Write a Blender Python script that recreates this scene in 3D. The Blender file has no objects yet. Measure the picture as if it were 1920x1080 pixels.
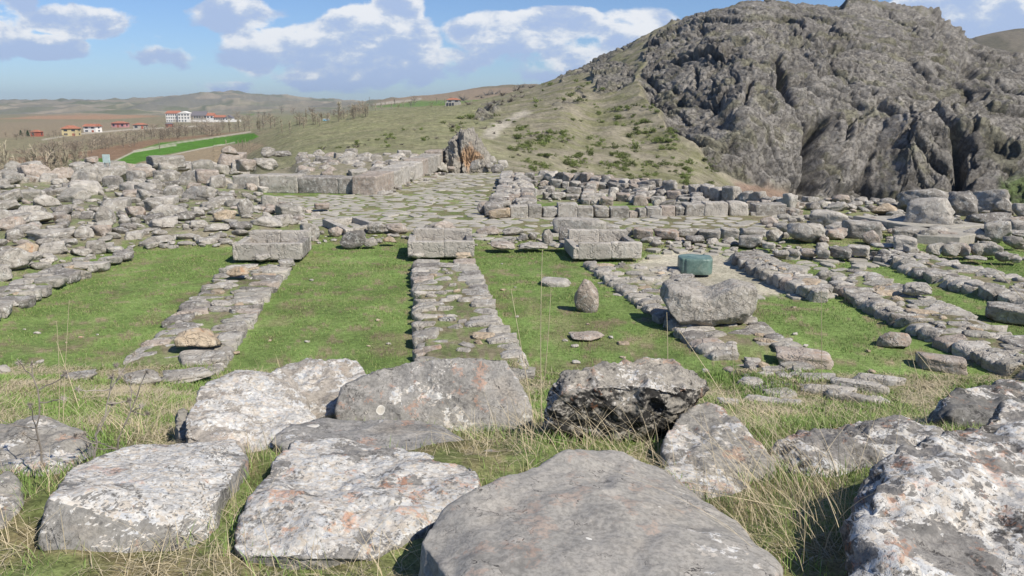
import bpy, bmesh, math, random
import numpy as np
from mathutils import Vector, Matrix

rng = np.random.default_rng(7)
random.seed(7)
S = bpy.context.scene
COL = S.collection
R = math.radians

# ------------------------------------------------------------------ camera maths
FPX = 1450.0
PITCH = R(13.0)
CZ = 4.8
cP, sP = math.cos(PITCH), math.sin(PITCH)

def ray(px, py):
    xc = (px - 960) / FPX
    yc = (py - 540) / FPX
    return np.array([xc, cP - yc * sP, -sP - yc * cP])

def at_z(px, py, z):                    # the point where a sight line meets the level z
    d = ray(px, py)
    t = (z - CZ) / d[2]
    return np.array([d[0] * t, d[1] * t, z])

def at_d(px, py, D):                    # the point of a sight line at distance D ahead
    d = ray(px, py)
    t = D / d[1]
    return np.array([d[0] * t, D, CZ + d[2] * t])

def elev(py):
    d = ray(960, py)
    return d[2] / d[1]

def to_px(x, y, z):
    Zc = y * cP + (CZ - z) * sP
    Yc = -y * sP + (CZ - z) * cP
    Zc = np.maximum(Zc, 0.05)
    return 960 + FPX * x / Zc, 540 + FPX * Yc / Zc

# ------------------------------------------------------------------ numpy noise
_perm = np.random.default_rng(3).permutation(512).astype(np.int64)
_g = np.random.default_rng(4).normal(size=(512, 3))
_g /= np.linalg.norm(_g, axis=1)[:, None]

def pn(P):
    P = np.asarray(P, float)
    I = np.floor(P).astype(np.int64)
    F = P - I
    U = F * F * F * (F * (F * 6 - 15) + 10)
    out = 0
    for dx in (0, 1):
        wx = U[..., 0] if dx else 1 - U[..., 0]
        a = _perm[(I[..., 0] + dx) & 511]
        for dy in (0, 1):
            wy = U[..., 1] if dy else 1 - U[..., 1]
            b = _perm[(a + I[..., 1] + dy) & 511]
            for dz in (0, 1):
                wz = U[..., 2] if dz else 1 - U[..., 2]
                g = _g[_perm[(b + I[..., 2] + dz) & 511]]
                dot = g[..., 0] * (F[..., 0] - dx) + g[..., 1] * (F[..., 1] - dy) + g[..., 2] * (F[..., 2] - dz)
                out = out + wx * wy * wz * dot
    return out * 1.5

def fbm(P, o=4, lac=2.03, gain=0.5):
    s = 0; a = 1; P = np.asarray(P, float)
    for i in range(o):
        s = s + a * pn(P + 17.3 * i); P = P * lac; a *= gain
    return s

def ridged(P, o=4, lac=2.07, gain=0.5):
    s = 0; a = 1; P = np.asarray(P, float)
    for i in range(o):
        s = s + a * (1 - 2 * np.abs(pn(P + 31.7 * i))); P = P * lac; a *= gain
    return s

def cells(P, seed=0):
    """broken-rock relief: every cell of a jittered lattice is a tilted facet; also the distance to the facet's edge"""
    P = np.asarray(P, float); I = np.floor(P).astype(np.int64); F = P - I
    b1 = np.full(len(P), 9.); b2 = np.full(len(P), 9.); out = np.zeros(len(P))
    for dx in (-1, 0, 1):
        for dy in (-1, 0, 1):
            for dz in (-1, 0, 1):
                h = _perm[(_perm[(_perm[(I[:, 0] + dx + seed) & 511] + I[:, 1] + dy) & 511] + I[:, 2] + dz) & 511]
                j = _g[h] * .38; q = np.array([dx + .5, dy + .5, dz + .5]) + j
                r_ = F - q; dd = np.sqrt((r_ ** 2).sum(1)); t_ = _g[(h * 7 + 3) & 511]
                m = dd < b1
                b2 = np.where(m, b1, np.minimum(b2, dd)); b1 = np.where(m, dd, b1)
                out = np.where(m, t_[:, 0] * .55 + (r_ * t_).sum(1) * .9, out)
    return out, b2 - b1

def sst(a, b, x):
    t = np.clip((x - a) / (b - a), 0, 1)
    return t * t * (3 - 2 * t)

def inpoly(x, y, poly):
    poly = np.asarray(poly, float)
    c = np.zeros(np.shape(x), bool)
    n = len(poly); j = n - 1
    for i in range(n):
        xi, yi = poly[i]; xj, yj = poly[j]
        if yi != yj:
            c ^= ((yi > y) != (yj > y)) & (x < (xj - xi) * (y - yi) / (yj - yi) + xi)
        j = i
    return c

def polydist(x, y, poly, closed=True):
    poly = np.asarray(poly, float)
    best = np.full(np.shape(x), 1e9)
    n = len(poly)
    for i in range(n if closed else n - 1):
        a = poly[i]; b = poly[(i + 1) % n]
        d = b - a; L = max(float(d @ d), 1e-9)
        t = np.clip(((x - a[0]) * d[0] + (y - a[1]) * d[1]) / L, 0, 1)
        best = np.minimum(best, np.hypot(x - a[0] - t * d[0], y - a[1] - t * d[1]))
    return best

def sd(x, y, poly):                      # signed: positive inside
    d = polydist(x, y, poly)
    return np.where(inpoly(x, y, poly), d, -d)

# ------------------------------------------------------------------ far terrain table
DR = np.concatenate([np.linspace(38, 145, 54), np.linspace(148, 330, 80), np.geomspace(340, 9000, 60)])
def kz(kn):
    D = [k[0] for k in kn]
    Z = [(CZ + k[0] * elev(k[1])) if k[2] == 'p' else k[1] for k in kn]
    return np.interp(DR, D, Z)
def V(sky, far=3500, z250=-9.4):         # valley column
    return kz([(55, 0, 'z'), (62, -.6, 'z'), (90, -5, 'z'), (150, -8.6, 'z'), (250, z250, 'z'), (900, -9, 'z'), (1600, -4, 'z'),
               (2400, 205, 'p'), (far, sky, 'p'), (9000, 150 * 0, 'z')])
def F_(d0, p0, d1, p1, sky2, far=1500, mid=None, e=55):   # flank column
    k = [(e, 0, 'z'), (e + 10, -2.6 if e < 55 else -.6, 'z'), (d0, p0, 'p')]
    if mid: k += [(m[0], m[1], 'p') for m in mid]
    k += [(d1, p1, 'p'), (d1 + 60, p1 + 3, 'p'), (700, -4, 'z'), (1000, -2, 'z'), (far, sky2, 'p'), (9000, 0, 'z')]
    return kz(k)
def C_(base_d, base_p, crest_p, s=1.0, far=None):
    b = base_d
    H0 = base_p - crest_p
    k = [(40, 0, 'z'), (46, -1.5, 'z'), (55, -4.5, 'z'), (70, -7.5, 'z'), (95, -11, 'z'), (b - 8, base_p + 16, 'p'), (b, base_p, 'p'), (b + 6, base_p - .16 * H0, 'p'),
         (b + 14, base_p - .36 * H0, 'p'), (b + 30, base_p - .56 * H0, 'p'), (b + 64, base_p - .76 * H0, 'p'),
         (b + 110, base_p - .9 * H0, 'p'), (b + 160, crest_p, 'p'), (b + 190, crest_p + 12, 'p')]
    if far: k += [(600, 20, 'z'), (900, far, 'p'), (1500, 0, 'z')]
    k += [(9000, 0, 'z')]
    return kz(k)
cols = [(-1600, V(190)), (0, V(193)), (150, V(190)), (230, V(190)), (300, V(183)), (360, V(177)), (430, V(174, z250=-9)),
        (480, kz([(55, 0, 'z'), (80, -2, 'z'), (200, -5, 'z'), (350, 246, 'p'), (430, -8, 'z'), (900, -8, 'z'), (1600, -3, 'z'), (2400, 205, 'p'), (3500, 176, 'p'), (9000, 0, 'z')])),
        (560, kz([(55, 0, 'z'), (80, -.6, 'z'), (350, 226, 'p'), (450, -3, 'z'), (800, -6, 'z'), (1600, -2, 'z'), (2400, 203, 'p'), (3500, 184, 'p'), (9000, 0, 'z')])),
        (640, kz([(55, 0, 'z'), (80, 292, 'p'), (350, 214, 'p'), (450, -1, 'z'), (800, -5, 'z'), (1600, -2, 'z'), (3500, 193, 'p'), (9000, 0, 'z')])),
        (700, kz([(55, 0, 'z'), (80, 290, 'p'), (350, 207, 'p'), (450, -1, 'z'), (800, -5, 'z'), (1500, 193, 'p'), (3500, 196, 'p'), (9000, 0, 'z')])),
        (760, F_(80, 288, 340, 203, 183)), (830, F_(80, 287, 320, 196, 177)), (900, F_(84, 300, 310, 188, 166)),
        (960, F_(88, 312, 310, 174, 162)), (1020, F_(92, 322, 310, 157, 160)),
        (1060, F_(95, 328, 310, 140, 170)), (1110, F_(98, 331, 310, 117, 190, mid=[(170, 240)])), (1150, F_(100, 333, 320, 98, 190, mid=[(170, 236)])),
        (1200, F_(102, 336, 330, 70, 190, e=52, mid=[(150, 270), (190, 190), (250, 115)])),
        (1260, F_(106, 342, 330, 40, 190, e=48, mid=[(130, 300), (160, 235), (190, 170), (250, 90)])),
        (1340, F_(118, 354, 325, 18, 190, e=45, mid=[(138, 315), (152, 240), (172, 170), (220, 80)])),
        (1400, C_(138, 356, 6)), (1450, C_(142, 362, 4)), (1540, C_(148, 372, 4)), (1600, C_(150, 385, 6)), (1680, C_(150, 392, 14)), (1740, C_(148, 394, 30)),
        (1775, C_(146, 394, 46)), (1810, C_(144, 394, 72, far=66)), (1860, C_(142, 392, 92, far=54)), (1920, C_(140, 388, 104, far=44)), (2100, C_(138, 386, 130, far=30)), (3200, C_(138, 386, 150, far=60))]
CPX = np.array([c[0] for c in cols], float)
CZT = np.array([c[1] for c in cols])
PXG = np.arange(-1600, 3201, 10.0)
ZG = np.empty((len(PXG), len(DR)))
for j in range(len(DR)):
    ZG[:, j] = np.interp(PXG, CPX, CZT[:, j])
for _ in range(3):
    ZG[1:-1] = .25 * ZG[:-2] + .5 * ZG[1:-1] + .25 * ZG[2:]
def far_z(x, y):
    z = np.zeros_like(x)
    Dq = np.clip(y, 38, 8900)
    jf = np.interp(Dq, DR, np.arange(len(DR))); j0 = np.minimum(jf.astype(int), len(DR) - 2); fj = jf - j0
    for _ in range(3):
        px, _p = to_px(x, np.maximum(y, 1), z)
        i_f = np.clip((px + 1600) / 10, 0, len(PXG) - 1.001); i0 = i_f.astype(int); fi = i_f - i0
        z = (ZG[i0, j0] * (1 - fi) * (1 - fj) + ZG[i0 + 1, j0] * fi * (1 - fj) + ZG[i0, j0 + 1] * (1 - fi) * fj + ZG[i0 + 1, j0 + 1] * fi * fj)
    return z

# ------------------------------------------------------------------ wall strips (world polygons)
def zpoly(pts, z=0.3):
    return np.array([at_z(px, py, z)[:2] for px, py in pts])
STRIPS = {
    'w0': dict(L=[(112, 492), (-30, 548), (-260, 640)], Rr=[(250, 466), (150, 500), (20, 566), (-90, 622)], z=.30),
    'w1': dict(L=[(424, 492), (330, 575), (205, 702)], Rr=[(552, 488), (490, 562), (455, 618), (400, 705)], z=.20),
    'w2': dict(L=[(770, 484), (774, 540), (780, 620), (784, 690)], Rr=[(888, 482), (925, 560), (965, 625), (1002, 692)], z=.29),
    'w3': dict(L=[(1092, 486), (1168, 541), (1240, 592), (1322, 655)], Rr=[(1255, 486), (1345, 545), (1430, 600), (1500, 645)], z=.19),
    'w3b': dict(L=[(1350, 672), (1440, 745)], Rr=[(1500, 672), (1680, 760)], z=.16),
    'w4': dict(L=[(1526, 502), (1600, 548), (1700, 598), (1810, 645), (1960, 705)], Rr=[(1612, 494), (1720, 540), (1850, 596), (1990, 655)], z=.29),
    'w5': dict(L=[(1626, 464), (1712, 500), (1810, 531), (1930, 560), (2030, 590)], Rr=[(1705, 462), (1800, 490), (1900, 510), (2060, 550)], z=.30),
    'w6': dict(L=[(1358, 468), (1430, 505), (1520, 540)], Rr=[(1425, 466), (1500, 500), (1560, 530)], z=.34),
}
for k, s in STRIPS.items():
    s['Lw'] = zpoly(s['L'], s['z']); s['Rw'] = zpoly(s['Rr'], s['z'])
    s['poly'] = np.concatenate([s['Lw'], s['Rw'][::-1]])
MOUND = zpoly([(-400, 520), (0, 540), (150, 482), (250, 462), (440, 458), (540, 430), (525, 380), (480, 352), (0, 345), (-500, 345)], 0.0)
PAVE = zpoly([(498, 366), (700, 362), (780, 335), (838, 311), (945, 311), (962, 330), (935, 372), (925, 404), (1200, 402), (1500, 404), (1600, 412), (1720, 425), (1560, 436),
              (1300, 434), (1200, 428), (900, 428), (760, 436), (700, 440), (600, 440), (560, 425), (505, 395)], 0.05)
PAVE2 = zpoly([(890, 430), (1050, 430), (1075, 452), (1050, 462), (895, 460)], 0.05)
GRAVEL = zpoly([(1180, 500), (1200, 482), (1260, 466), (1350, 470), (1440, 512), (1530, 545), (1440, 548), (1290, 545), (1200, 530)], 0.05)
CORR = zpoly([(-300, 465), (250, 464), (560, 462), (760, 452), (890, 458), (1060, 462), (1250, 470), (1620, 462), (2100, 450), (2100, 395), (1500, 400), (900, 415), (560, 425), (250, 440), (-300, 440)], 0.05)

def H(x, y, micro=True):
    x = np.asarray(x, float); y = np.asarray(y, float)
    # bank in the foreground
    foot = 13.3 - 0.10 * x + 0.25 * np.sin(x * .6)
    yy = np.maximum(y, 2.4)
    zb = np.interp(yy * 13.3 / np.maximum(foot, 6), [2.2, 3.3, 4, 5, 6, 7, 8.5, 10, 12, 13.3, 16], [2.97, 2.80, 2.68, 2.48, 2.2, 1.87, 1.32, .82, .22, 0, -.5])
    zb = np.where(y < 2.4, 2.95 + 0.04 * (2.4 - y), zb)
    zb = zb + .10 * pn(np.stack([x * .5, y * .5, 0 * x], -1)) * sst(0, .8, zb)
    k = .14
    z = np.where(zb / k > 30, zb, k * np.log1p(np.exp(np.clip(zb / k, -40, 30)))) - k * math.log(2) * 0
    z = np.where(y > 16.5, 0, z * sst(17, 15, y))
    z = z - .02
    near = (y > 9) & (y < 64)
    if near.any():
        xn, yn = x[near], y[near]
        add = np.zeros_like(xn)
        for s in STRIPS.values():
            add = np.maximum(add, (s['z'] - .075) * sst(-.02, .22, sd(xn, yn, s['poly'])))
        add = add * (1 - .9 * sst(.03, .22, z[near]))
        m = sst(-.4, 1.6, sd(xn, yn, MOUND))
        add = add + m * (.25 + .16 * pn(np.stack([xn * .25, yn * .25, 0 * xn + 5], -1)))
        add = add + .12 * sst(-.3, .5, sd(xn, yn, CORR))
        add = add + .03 * pn(np.stack([xn * .5, yn * .5, 0 * xn + 9], -1))
        z = z.copy(); z[near] += add
    pq = to_px(x, np.maximum(y, 1), 0 * x)[0]
    ed = np.interp(pq, [1000, 1150, 1300, 1500, 1700, 2400], [60, 55.5, 48, 42.5, 41, 41])
    b = sst(ed - 2, ed + 6, y)
    zf = far_z(x, y)
    z = z * (1 - b) + zf * b
    return z

def hit(px, py, dmax=7000):
    d = ray(px, py)
    Ds = np.geomspace(2.2, 95 if py > 300 else dmax, 330 if py > 300 else 700)
    t = Ds / d[1]
    X, Y, Zr = d[0] * t, Ds, CZ + d[2] * t
    g = H(X, Y)
    i = np.nonzero(Zr <= g)[0]
    if len(i) == 0: return None
    i = i[0]
    if i == 0: return np.array([X[0], Y[0], g[0]])
    a = Zr[i - 1] - g[i - 1]; b = Zr[i] - g[i]; f = a / (a - b)
    return np.array([X[i - 1] + f * (X[i] - X[i - 1]), Y[i - 1] + f * (Y[i] - Y[i - 1]), g[i - 1] + f * (g[i] - g[i - 1])])
def h1(x, y): return float(H(np.array([x]), np.array([y]))[0])

# ------------------------------------------------------------------ object helpers
def link(o, parent=None):
    COL.objects.link(o)
    if parent is not None: o.parent = parent
    return o
def tag(o, label=None, cat=None, group=None, kind=None):
    if label: o['label'] = label
    if cat: o['category'] = cat
    if group: o['group'] = group
    if kind: o['kind'] = kind
    return o
def empty(name, loc=(0, 0, 0), rz=0, label=None, cat=None, group=None):
    o = bpy.data.objects.new(name, None); COL.objects.link(o)
    o.location = loc; o.rotation_euler = (0, 0, rz); o.empty_display_size = .2
    return tag(o, label, cat, group)
def np_mesh(name, verts, faces, smooth=True, mat=None):
    me = bpy.data.meshes.new(name)
    verts = np.asarray(verts, np.float32)
    faces = np.asarray(faces, np.int32)
    nf, k = faces.shape
    me.vertices.add(len(verts)); me.vertices.foreach_set('co', verts.ravel())
    me.loops.add(nf * k); me.loops.foreach_set('vertex_index', faces.ravel())
    me.polygons.add(nf); me.polygons.foreach_set('loop_start', np.arange(nf, dtype=np.int32) * k)
    me.polygons.foreach_set('loop_total', np.full(nf, k, np.int32))
    me.polygons.foreach_set('use_smooth', np.full(nf, smooth, bool))
    me.update(calc_edges=True)
    if mat: me.materials.append(mat)
    return me
def py_mesh(name, verts, faces, smooth=False, mat=None):
    me = bpy.data.meshes.new(name)
    me.from_pydata([tuple(map(float, v)) for v in verts], [], [tuple(map(int, f)) for f in faces])
    if smooth: me.polygons.foreach_set('use_smooth', [True] * len(me.polygons))
    me.update()
    if mat: me.materials.append(mat)
    return me
def mobj(name, me, parent=None):
    return link(bpy.data.objects.new(name, me), parent)

# ------------------------------------------------------------------ materials
class NT:
    def __init__(s, name):
        s.m = bpy.data.materials.new(name); s.m.use_nodes = True
        s.t = s.m.node_tree; s.t.nodes.clear()
    def n(s, ty, **kw):
        nd = s.t.nodes.new(ty)
        for k, v in kw.items():
            if k.startswith('i_'): nd.inputs[k[2:].replace('_', ' ')].default_value = v
            else: setattr(nd, k, v)
        return nd
    def l(s, a, b): s.t.links.new(a, b)
    def val(s, inp, v):
        if hasattr(v, 'is_linked') or isinstance(v, bpy.types.NodeSocket): s.l(v, inp)
        else: inp.default_value = v
    def math(s, op, a, b=0.0, c=None, clamp=False):
        nd = s.n('ShaderNodeMath', operation=op, use_clamp=clamp)
        s.val(nd.inputs[0], a); s.val(nd.inputs[1], b)
        if c is not None: s.val(nd.inputs[2], c)
        return nd.outputs[0]
    def noise(s, vec, scale, detail=4, rough=.55, dist=0.0, ty=None):
        nd = s.n('ShaderNodeTexNoise'); s.l(vec, nd.inputs['Vector'])
        nd.inputs['Scale'].default_value = scale; nd.inputs['Detail'].default_value = detail
        nd.inputs['Roughness'].default_value = rough; nd.inputs['Distortion'].default_value = dist
        return nd.outputs['Fac']
    def vor(s, vec, scale, feature='F1', rand=1.0, out='Distance'):
        nd = s.n('ShaderNodeTexVoronoi', feature=feature); s.l(vec, nd.inputs['Vector'])
        nd.inputs['Scale'].default_value = scale; nd.inputs['Randomness'].default_value = rand
        return nd.outputs[out]
    def ramp(s, v, lo, hi, a=0.0, b=1.0):
        nd = s.n('ShaderNodeMapRange', interpolation_type='SMOOTHSTEP'); s.val(nd.inputs[0], v)
        nd.inputs[1].default_value = lo; nd.inputs[2].default_value = hi; nd.inputs[3].default_value = a; nd.inputs[4].default_value = b
        return nd.outputs[0]
    def mix(s, f, a, b, mode='MIX'):
        nd = s.n('ShaderNodeMix', data_type='RGBA', blend_type=mode)
        s.val(nd.inputs[0], f)
        for i, v in ((6, a), (7, b)):
            if isinstance(v, (tuple, list)): nd.inputs[i].default_value = (*v[:3], 1)
            else: s.l(v, nd.inputs[i])
        return nd.outputs[2]
    def cramp(s, v, stops, interp='LINEAR'):
        nd = s.n('ShaderNodeValToRGB'); s.val(nd.inputs[0], v)
        cr = nd.color_ramp; cr.interpolation = interp
        while len(cr.elements) < len(stops): cr.elements.new(.5)
        for e, (p, c) in zip(cr.elements, stops): e.position = p; e.color = (*c, 1)
        return nd.outputs[0]
    def pos(s, objrand=0.0, warp=0.0, wscale=6.0):
        g = s.n('ShaderNodeNewGeometry').outputs['Position']
        if objrand:
            oi = s.n('ShaderNodeObjectInfo').outputs['Random']
            cm = s.n('ShaderNodeCombineXYZ')
            for i in range(3): s.l(s.math('MULTIPLY', oi, objrand * (i + 1)), cm.inputs[i])
            ad = s.n('ShaderNodeVectorMath', operation='ADD'); s.l(g, ad.inputs[0]); s.l(cm.outputs[0], ad.inputs[1]); g = ad.outputs[0]
        return g
    def warp(s, vec, scale, amt):
        nz = s.n('ShaderNodeTexNoise'); s.l(vec, nz.inputs['Vector']); nz.inputs['Scale'].default_value = scale; nz.inputs['Detail'].default_value = 3
        sb = s.n('ShaderNodeVectorMath', operation='SUBTRACT'); s.l(nz.outputs['Color'], sb.inputs[0]); sb.inputs[1].default_value = (.5, .5, .5)
        sc = s.n('ShaderNodeVectorMath', operation='SCALE'); s.l(sb.outputs[0], sc.inputs[0]); sc.inputs['Scale'].default_value = amt
        ad = s.n('ShaderNodeVectorMath', operation='ADD'); s.l(vec, ad.inputs[0]); s.l(sc.outputs[0], ad.inputs[1])
        return ad.outputs[0]
    def done(s, col, rough=.9, bump=None, bs=.5, bd=.01, spec=.25, trans=None, normal2=None):
        p = s.n('ShaderNodeBsdfPrincipled'); o = s.n('ShaderNodeOutputMaterial')
        s.val(p.inputs['Base Color'], (*col, 1) if isinstance(col, tuple) else col)
        s.val(p.inputs['Roughness'], rough)
        p.inputs['Specular IOR Level'].default_value = spec
        nrm = None
        for hgt, st, ds in ([(bump, bs, bd)] if bump is not None else []) + (normal2 or []):
            b = s.n('ShaderNodeBump'); b.inputs['Strength'].default_value = st; b.inputs['Distance'].default_value = ds
            s.l(hgt, b.inputs['Height'])
            if nrm is not None: s.l(nrm, b.inputs['Normal'])
            nrm = b.outputs[0]
        if nrm is not None: s.l(nrm, p.inputs['Normal'])
        s.l(p.outputs[0], o.inputs['Surface'])
        return s.m

def plain(name, col, rough=.8, var=.25, scale=3, bump=.0):
    t = NT(name); v = t.pos(3.0); n = t.noise(v, scale, 4)
    dark = tuple(c * (1 - var) for c in col); lite = tuple(min(1, c * (1 + var)) for c in col)
    c = t.mix(t.ramp(n, .3, .7), dark, lite)
    return t.done(c, rough, bump=n if bump else None, bs=bump, bd=.02)

def stone_mat(name, base, base2, lichen=.5, dark=.4, orange=.0, sc=1.0):
    """weathered limestone of the middle distance"""
    t = NT(name); p = t.pos(7.0); w = t.warp(p, 3 * sc, .35)
    n1 = t.noise(w, .9 * sc, 5, .6); n2 = t.noise(w, 5 * sc, 5, .65); n3 = t.noise(p, 22 * sc, 4, .7)
    c = t.mix(t.ramp(n1, .35, .65), base, base2)
    oi = t.n('ShaderNodeObjectInfo').outputs['Random']
    c = t.mix(t.ramp(oi, 0, 1, .0, .45), c, tuple(b * .7 for b in base), 'MIX')
    c = t.mix(t.ramp(n2, .44, .33, 0, .6), c, (.11, .10, .09))
    lm = t.math('MULTIPLY', t.ramp(n2, .52, .60), t.ramp(n3, .40, .56))
    c = t.mix(t.math('MULTIPLY', lm, lichen), c, (.56, .55, .51))
    dm = t.math('MULTIPLY', t.ramp(t.noise(w, 3.2 * sc, 5, .7), .56, .68), t.ramp(n3, .6, .42))
    c = t.mix(t.math('MULTIPLY', dm, dark), c, (.05, .048, .045))
    if orange: c = t.mix(t.math('MULTIPLY', t.ramp(t.noise(p, 2.2 * sc, 5, .6), .6, .68), orange), c, (.42, .2, .09))
    hgt = t.math('ADD', n2, t.math('MULTIPLY', n3, .45))
    cr = t.ramp(t.math('ABSOLUTE', t.math('SUBTRACT', t.noise(w, 2.2 * sc, 4, .6), .5)), 0, .03)
    hgt = t.math('ADD', hgt, t.math('MULTIPLY', cr, .35))
    return t.done(c, .95, bump=hgt, bs=1.0, bd=.06, spec=.15)

def lichen_mat(name, cover=.5, base=(.25, .24, .22), base2=(.36, .33, .29), orange=.35, dark=.5, cell=26.0, spots=.0, cream=.5, big=1.7, seed=0.0, top=0.0, black=0.0, bs=.7):
    """close-up limestone with crusts of lichen"""
    t = NT(name)
    g = t.n('ShaderNodeNewGeometry')
    off = t.n('ShaderNodeVectorMath', operation='ADD'); t.l(g.outputs['Position'], off.inputs[0]); off.inputs[1].default_value = (seed * 3.1, seed * 1.7, seed * 2.3)
    p = off.outputs[0]
    w = t.warp(p, 9, .10); w2 = t.warp(p, 30, .03)
    n1 = t.noise(w, big, 5, .6); n2 = t.noise(w, 7, 6, .65); n3 = t.noise(p, 40, 5, .7); n4 = t.noise(p, 150, 3, .7)
    c = t.mix(t.ramp(n2, .35, .65), base, base2)
    c = t.mix(t.ramp(t.noise(w, 2.4, 4), .55, .72, 0, .4), c, (.38, .32, .25)); c = t.mix(t.ramp(t.noise(w, 3.3, 5, .65), .57, .66, 0, .5), c, (.13, .125, .115))
    c = t.mix(t.ramp(n3, .60, .36, 0, .55), c, tuple(b * .5 for b in base))
    crk = t.ramp(t.math('ABSOLUTE', t.math('SUBTRACT', t.noise(w, 3.1, 5, .6), .5)), 0, .008)
    c = t.mix(t.math('MULTIPLY', t.math('SUBTRACT', 1, crk), t.ramp(n2, .45, .6)), c, (.045, .042, .04))
    # crusts
    w3 = t.warp(t.warp(p, 22, .06), 70, .02)
    def cellrnd(sc):
        vc = t.n('ShaderNodeTexVoronoi', feature='F1'); t.l(w3, vc.inputs['Vector']); vc.inputs['Scale'].default_value = sc
        sep = t.n('ShaderNodeSeparateColor'); t.l(vc.outputs['Color'], sep.inputs[0]); return sep, vc.outputs['Distance']
    sA, dA = cellrnd(cell * .55); sB, dB = cellrnd(cell * 1.5)
    rnd = t.math('ADD', t.math('MULTIPLY', sA.outputs[0], .6), t.math('MULTIPLY', sB.outputs[0], .4))
    tv = t.math('ADD', t.math('MULTIPLY', sA.outputs[1], .55), t.math('MULTIPLY', sB.outputs[1], .45))
    tone = t.cramp(tv, [(.1, (.38, .375, .36)), (.32, (.56, .55, .52)), (.52, (.50, .44, .36)) if cream > .4 else (.52, (.54, .52, .48)), (.68, (.66, .645, .60)), (.9, (.45, .46, .465))], 'LINEAR')
    tone = t.mix(t.ramp(n3, .38, .60, .35, 0), tone, (.30, .29, .27))
    m = t.math('ADD', t.math('ADD', t.math('MULTIPLY', n1, 3.4), t.math('MULTIPLY', n2, 1.3)), -1.10)
    m = t.math('ADD', m, t.math('MULTIPLY', rnd, .55))
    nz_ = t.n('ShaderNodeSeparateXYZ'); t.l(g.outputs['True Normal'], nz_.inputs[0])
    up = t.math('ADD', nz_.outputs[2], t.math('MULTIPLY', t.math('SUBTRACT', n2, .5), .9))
    if top: m = t.math('ADD', m, t.math('MULTIPLY', t.math('SUBTRACT', t.ramp(up, .66, .88), .6), top))
    th = 1.53 + (.5 - cover) * 1.1
    lm = t.ramp(m, th, th + .05)
    lm = t.math('MULTIPLY', lm, t.ramp(n3, .33, .42))
    c = t.mix(lm, c, tone)
    # random black crust, then black lichen and painted shade on steep faces
    dk = t.math('MULTIPLY', t.ramp(t.noise(w, 4.3, 6, .7), .53, .62), t.ramp(n3, .62, .45))
    c = t.mix(t.math('MULTIPLY', dk, dark), c, (.035, .033, .032))
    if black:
        shade_crust = t.math('MULTIPLY', t.ramp(up, .62, .38), t.ramp(t.noise(w, 6, 6, .7), .60, .50)); c = t.mix(t.math('MULTIPLY', shade_crust, black), c, (.03, .029, .028))
    if orange:
        om = t.math('MULTIPLY', t.ramp(t.noise(w, 4.5, 5, .7), .57, .62), t.ramp(n3, .42, .52))
        c = t.mix(t.math('MULTIPLY', om, orange), c, (.48, .17, .05))
    hgt = t.math('ADD', t.math('MULTIPLY', n3, .6), t.math('MULTIPLY', n4, .2))
    hgt = t.math('ADD', hgt, t.math('MULTIPLY', lm, .35))
    if spots:
        vs = t.n('ShaderNodeTexVoronoi', feature='F1'); t.l(t.warp(p, 14, .03), vs.inputs['Vector']); vs.inputs['Scale'].default_value = 5.5
        ss = t.n('ShaderNodeSeparateColor'); t.l(vs.outputs['Color'], ss.inputs[0])
        rad = t.math('MULTIPLY', t.math('SUBTRACT', ss.outputs[0], 1 - spots, clamp=True), 1.5)
        dd = t.math('SUBTRACT', rad, vs.outputs['Distance'])
        sm = t.ramp(dd, 0, .012)
        c = t.mix(sm, c, (.66, .64, .58)); c = t.mix(t.ramp(dd, .03, .06, 0, .5), c, (.5, .44, .36))
    hgt = t.math('ADD', hgt, t.math('MULTIPLY', crk, .3))
    return t.done(c, .93, bump=hgt, bs=bs, bd=.012, spec=.2, normal2=[(n2, bs * .6, .05)])

M = {}
M['grey'] = stone_mat('limestone grey', (.325, .30, .262), (.44, .405, .35), .75, .5)
M['pale'] = stone_mat('limestone pale', (.42, .39, .345), (.52, .48, .42), .6, .35)
M['tan'] = stone_mat('limestone tan', (.43, .34, .24), (.52, .43, .32), .35, .4, .5)
M['pink'] = stone_mat('limestone rosy', (.36, .305, .255), (.45, .385, .325), .55, .45, .3)
M['dark'] = stone_mat('limestone dark', (.22, .205, .185), (.33, .30, .265), .75, .75)
M['slab'] = stone_mat('paving limestone', (.34, .32, .275), (.44, .405, .345), .45, .3)
M['dress'] = stone_mat('dressed limestone', (.44, .405, .35), (.54, .50, .44), .3, .35, sc=.8)

# ------------------------------------------------------------------ unit stones
def ico(sub):
    bm = bmesh.new(); bmesh.ops.create_icosphere(bm, subdivisions=sub, radius=1.0)
    v = np.array([x.co[:] for x in bm.verts]); f = np.array([[q.index for q in x.verts] for x in bm.faces]); bm.free()
    v /= np.linalg.norm(v, axis=1)[:, None]
    return v, f
ICO = {k: ico(k) for k in (2, 3, 4, 5)}

def star(dirs, normals, hs, p):
    dots = np.maximum(dirs @ np.asarray(normals).T, 0) / np.asarray(hs)[None]
    return 1.0 / (np.sum(dots ** p, axis=1) ** (1.0 / p))

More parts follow.
